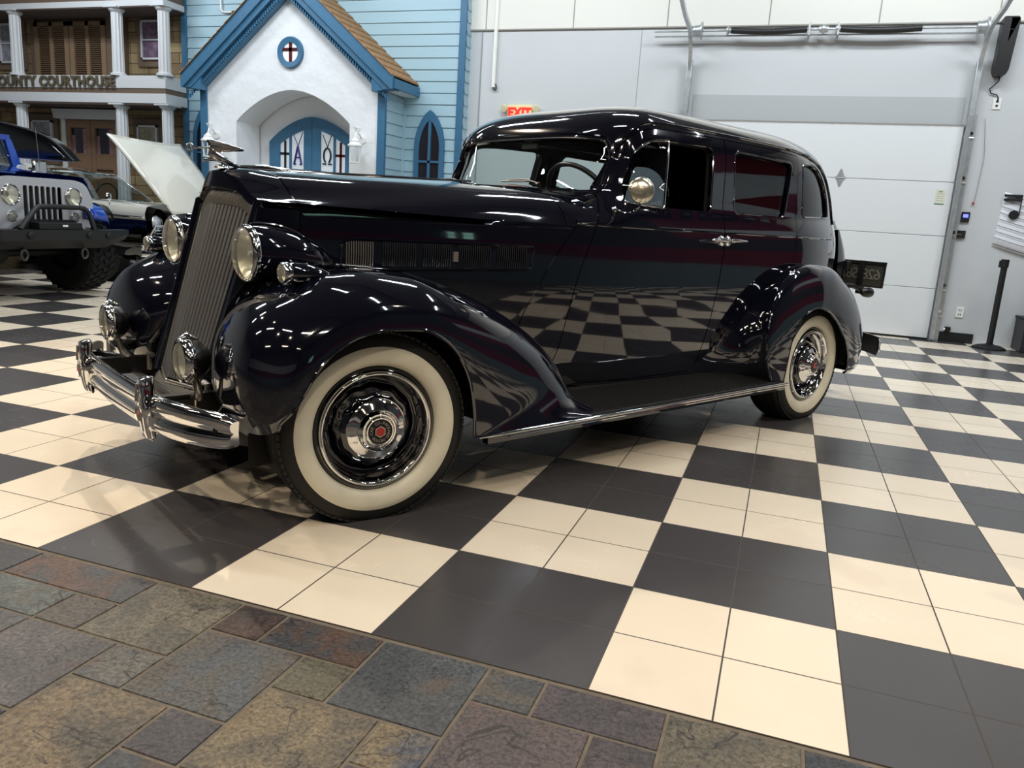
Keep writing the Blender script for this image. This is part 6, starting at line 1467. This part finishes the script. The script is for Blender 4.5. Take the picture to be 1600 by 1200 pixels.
# side body near (-Y): nose at x=0
rows = []
for i in range(31):
    x = -.02 - 5.0 * i / 30; zt = .965 - .02 * math.cos(i / 30 * 3) ; w = .93 if i > 1 else .90
    rows.append([(x, -w * .86, .30), (x, -w * .98, .42), (x, -w, .60), (x, -w, .74), (x, -w * .985, .80)])
MB().grid(rows).build('lower_body', FBK, fo_, smooth=40)
rows = []
for i in range(31):
    x = -.02 - 5.0 * i / 30; t = min(1, i / 4)
    rows.append([(x + .0, -.93 * .985, .80), (x, -.925, .88), (x, -.89, .955 + .0 * t), (x, -.80, .985 + .01 * t), (x, -.60, 1.0 + .01 * t), (x, -.52, .99)])
MB().grid(rows).build('near_fender_top', FWH, fo_, smooth=40)
MB().box(-4.9, -1.25, -.90, .90, .85, 1.0).box(-.9, -.02, .52, .93, .55, .98).build('upper_body', FWH, fo_, bevel=.04)
MB().box(-4.9, -.25, -.85, .93, .30, .80).build('body_core', FBK, fo_, smooth=0)
MB().box(-1.2, -.05, -.52, .52, .55, .90).build('engine_bay', BLACKM, fo_, smooth=0)
for s in (-1, 1):
    b = MB(); rows = []
    for k in range(9):
        t = k / 8; r = .125 + .03 * (1 - t); rows.append([(-.25 + .27 * t, s * .735 + r * .95 * math.cos(a), .765 + r * 1.25 * math.sin(a) + .02) for a in [2 * pi * i / 28 for i in range(28)]])
    b.grid(rows, cv=True); hb = b.build('headlight_bezel', FBK, fo_, smooth=60)
    MB().lathe([(.10, -.02), (.105, .0), (.095, .01)], (-.03, s * .735, .765), (1, 0, 0), 28, caps=False).build('headlight_rim', CHROME, hb); MB().lathe([(0, .02), (.06, .015), (.095, -.01)], (-.03, s * .735, .765), (1, 0, 0), 28, caps=False).build('headlight_lens', mat('sealed_beam', (.85, .87, .88), .12, .6, bump=(90, .6, .004)), hb)
b = MB().box(-.10, -.02, -.60, .60, .50, .72)
fg_ = b.build('grille_panel', BLACKM, fo_, smooth=0)
b = MB()
for z in (.52, .56, .60, .64, .68, .72): b.tube([(-.01, -.78, z), (.01, -.60, z), (.01, .60, z), (-.01, .78, z)], .008, 6)
for y in (-.62, -.80): b.tube([(.01, y, .50), (.01, y - .03, .61), (.01, y + .03, .73)], .012, 8)
b.tube([(.02, -.62, .50), (.02, -.84, .52), (.0, -.88, .60), (.01, -.80, .73), (.02, -.62, .74)], .013, 8); b.build('grille_bars', CHROME, fg_)
rows = []
for i in range(41):
    y = -.98 + 1.96 * i / 40; x = .16 - .22 * (abs(y) / .98) ** 4; rows.append([(x - .03, y, .34), (x + .02, y, .36), (x + .035, y, .40), (x + .02, y, .43), (x + .03, y, .47), (x, y, .50), (x - .03, y, .505)])
MB().grid(rows).build('chrome_bumper', CHROME, fo_, smooth=40)
MB().tube([(-.03, -.945, .83), (-.8, -.95, .845), (-2.5, -.95, .85)], .014, 8).tube([(-.5, -.955, .80), (-1.0, -.957, .79), (-3, -.957, .79)], .008, 8).build('side_chrome', CHROME, fo_)
# raised bonnet: hinged at the front, rear edge up
hb_ = []
A = [Vector((.02, -.50, .88)), Vector((-.18, .58, .88))]
B_ = [Vector((-.68, -.80, 1.81)), Vector((-.82, .60, 1.82))]
rows = []
for i in range(17):
    t = i / 16; row = []
    for j in range(17):
        s = j / 16; a = A[0].lerp(A[1], s); c = B_[0].lerp(B_[1], s); p = a.lerp(c, t); w = p + Vector((.10 * math.sin(pi * s) * 1.0 + .06 * math.sin(pi * t), 0, -.03 * math.sin(pi * s) * t)); w.y += (-.05 * math.sin(pi * t) if s < .5 else .05 * math.sin(pi * t)) * abs(2 * s - 1); row.append(tuple(w))
    rows.append(row)
o = MB().grid(rows).build('raised_bonnet', FWH, fo_, smooth=60); so = o.modifiers.new('s', 'SOLIDIFY'); so.thickness = .02
MB().tube([(-.10, .18, 1.05), (-.04, .22, 1.0), (-.02, .25, .95)], .006, 6).tube([(-.04, .05, 1.18), (.0, .20, 1.03)], .004, 6).build('bonnet_prop', DARK, o)
# cabin
rows = []
for i in range(33):
    y = -.80 + 1.6 * i / 32; c = (abs(y) / .80) ** 4; rows.append([(-1.42 - .12 * c, y, 1.0), (-1.62 - .13 * c, y * .97, 1.13), (-1.80 - .14 * c, y * .93, 1.25), (-1.96 - .15 * c, y * .88, 1.34)])
wsf = MB().grid(rows).build('windscreen', glass('saloon_glass', (.55, .64, .62), 1.0, 1.5), fo_, smooth=60)
b = MB().tube([r[-1] for r in rows], .016, 8).tube([r[0] for r in rows], .012, 8).tube(rows[0], .016, 8).tube(rows[-1], .016, 8); b.build('screen_trim', CHROME, wsf)
rows = []
for i in range(13):
    x = -2.05 - 1.7 * i / 12; row = []
    for j in range(21):
        s = -1 + 2 * j / 20; row.append((x, s * .74, 1.36 + .07 * math.sin(pi * min(1, (i + 2) / 14)) - .08 * abs(s) ** 3))
    rows.append(row)
MB().grid(rows).build('cabin_roof', FWH, fo_, smooth=50)
MB().box(-3.8, -3.6, -.74, .74, .98, 1.32).box(-2.75, -2.68, -.76, -.72, .98, 1.33).box(-2.75, -2.68, .72, .76, .98, 1.33).build('roof_pillar', FWH, fo_, smooth=0)
MB().box(-2.9, -2.4, -.65, .65, .75, 1.12).build('bench_seat', mat('seat_teal', (.20, .34, .34), .7), fo_, bevel=.04)
b = MB().tube([(-1.95 + .06 * math.sin(a) * .6, -.0 + .36 + .19 * math.cos(a), 1.05 + .17 * math.sin(a)) for a in [2 * pi * i / 32 for i in range(32)]], .011, 8, closed=True); b.build('steering_wheel', SWM, fo_)
for x, y in ((-.85, -.76), (-.85, .76), (-3.9, -.76), (-3.9, .76)):
    w_ = MB().lathe([(.19, -.10), (.30, -.11), (.335, -.08), (.335, .08), (.30, .11), (.19, .10)], (x, y, .334), (0, 1, 0), 40, caps=False).build('wheel', RUBBER, fo_, smooth=45); MB().lathe([(.19, -.09), (.12, -.08), (0, -.10)], (x, y, .334), (0, 1, 0), 30, caps=False).build('hubcap', CHROME, w_)
MB().tube([(-.55, -.93, .96), (-.52, -.97, 1.02)], .008, 6).lathe([(0, -.02), (.045, -.01), (.05, .01), (0, .03)], (-.50, -.99, 1.05), (-1, -.3, 0), 18).build('fender_mirror', CHROME, fo_)
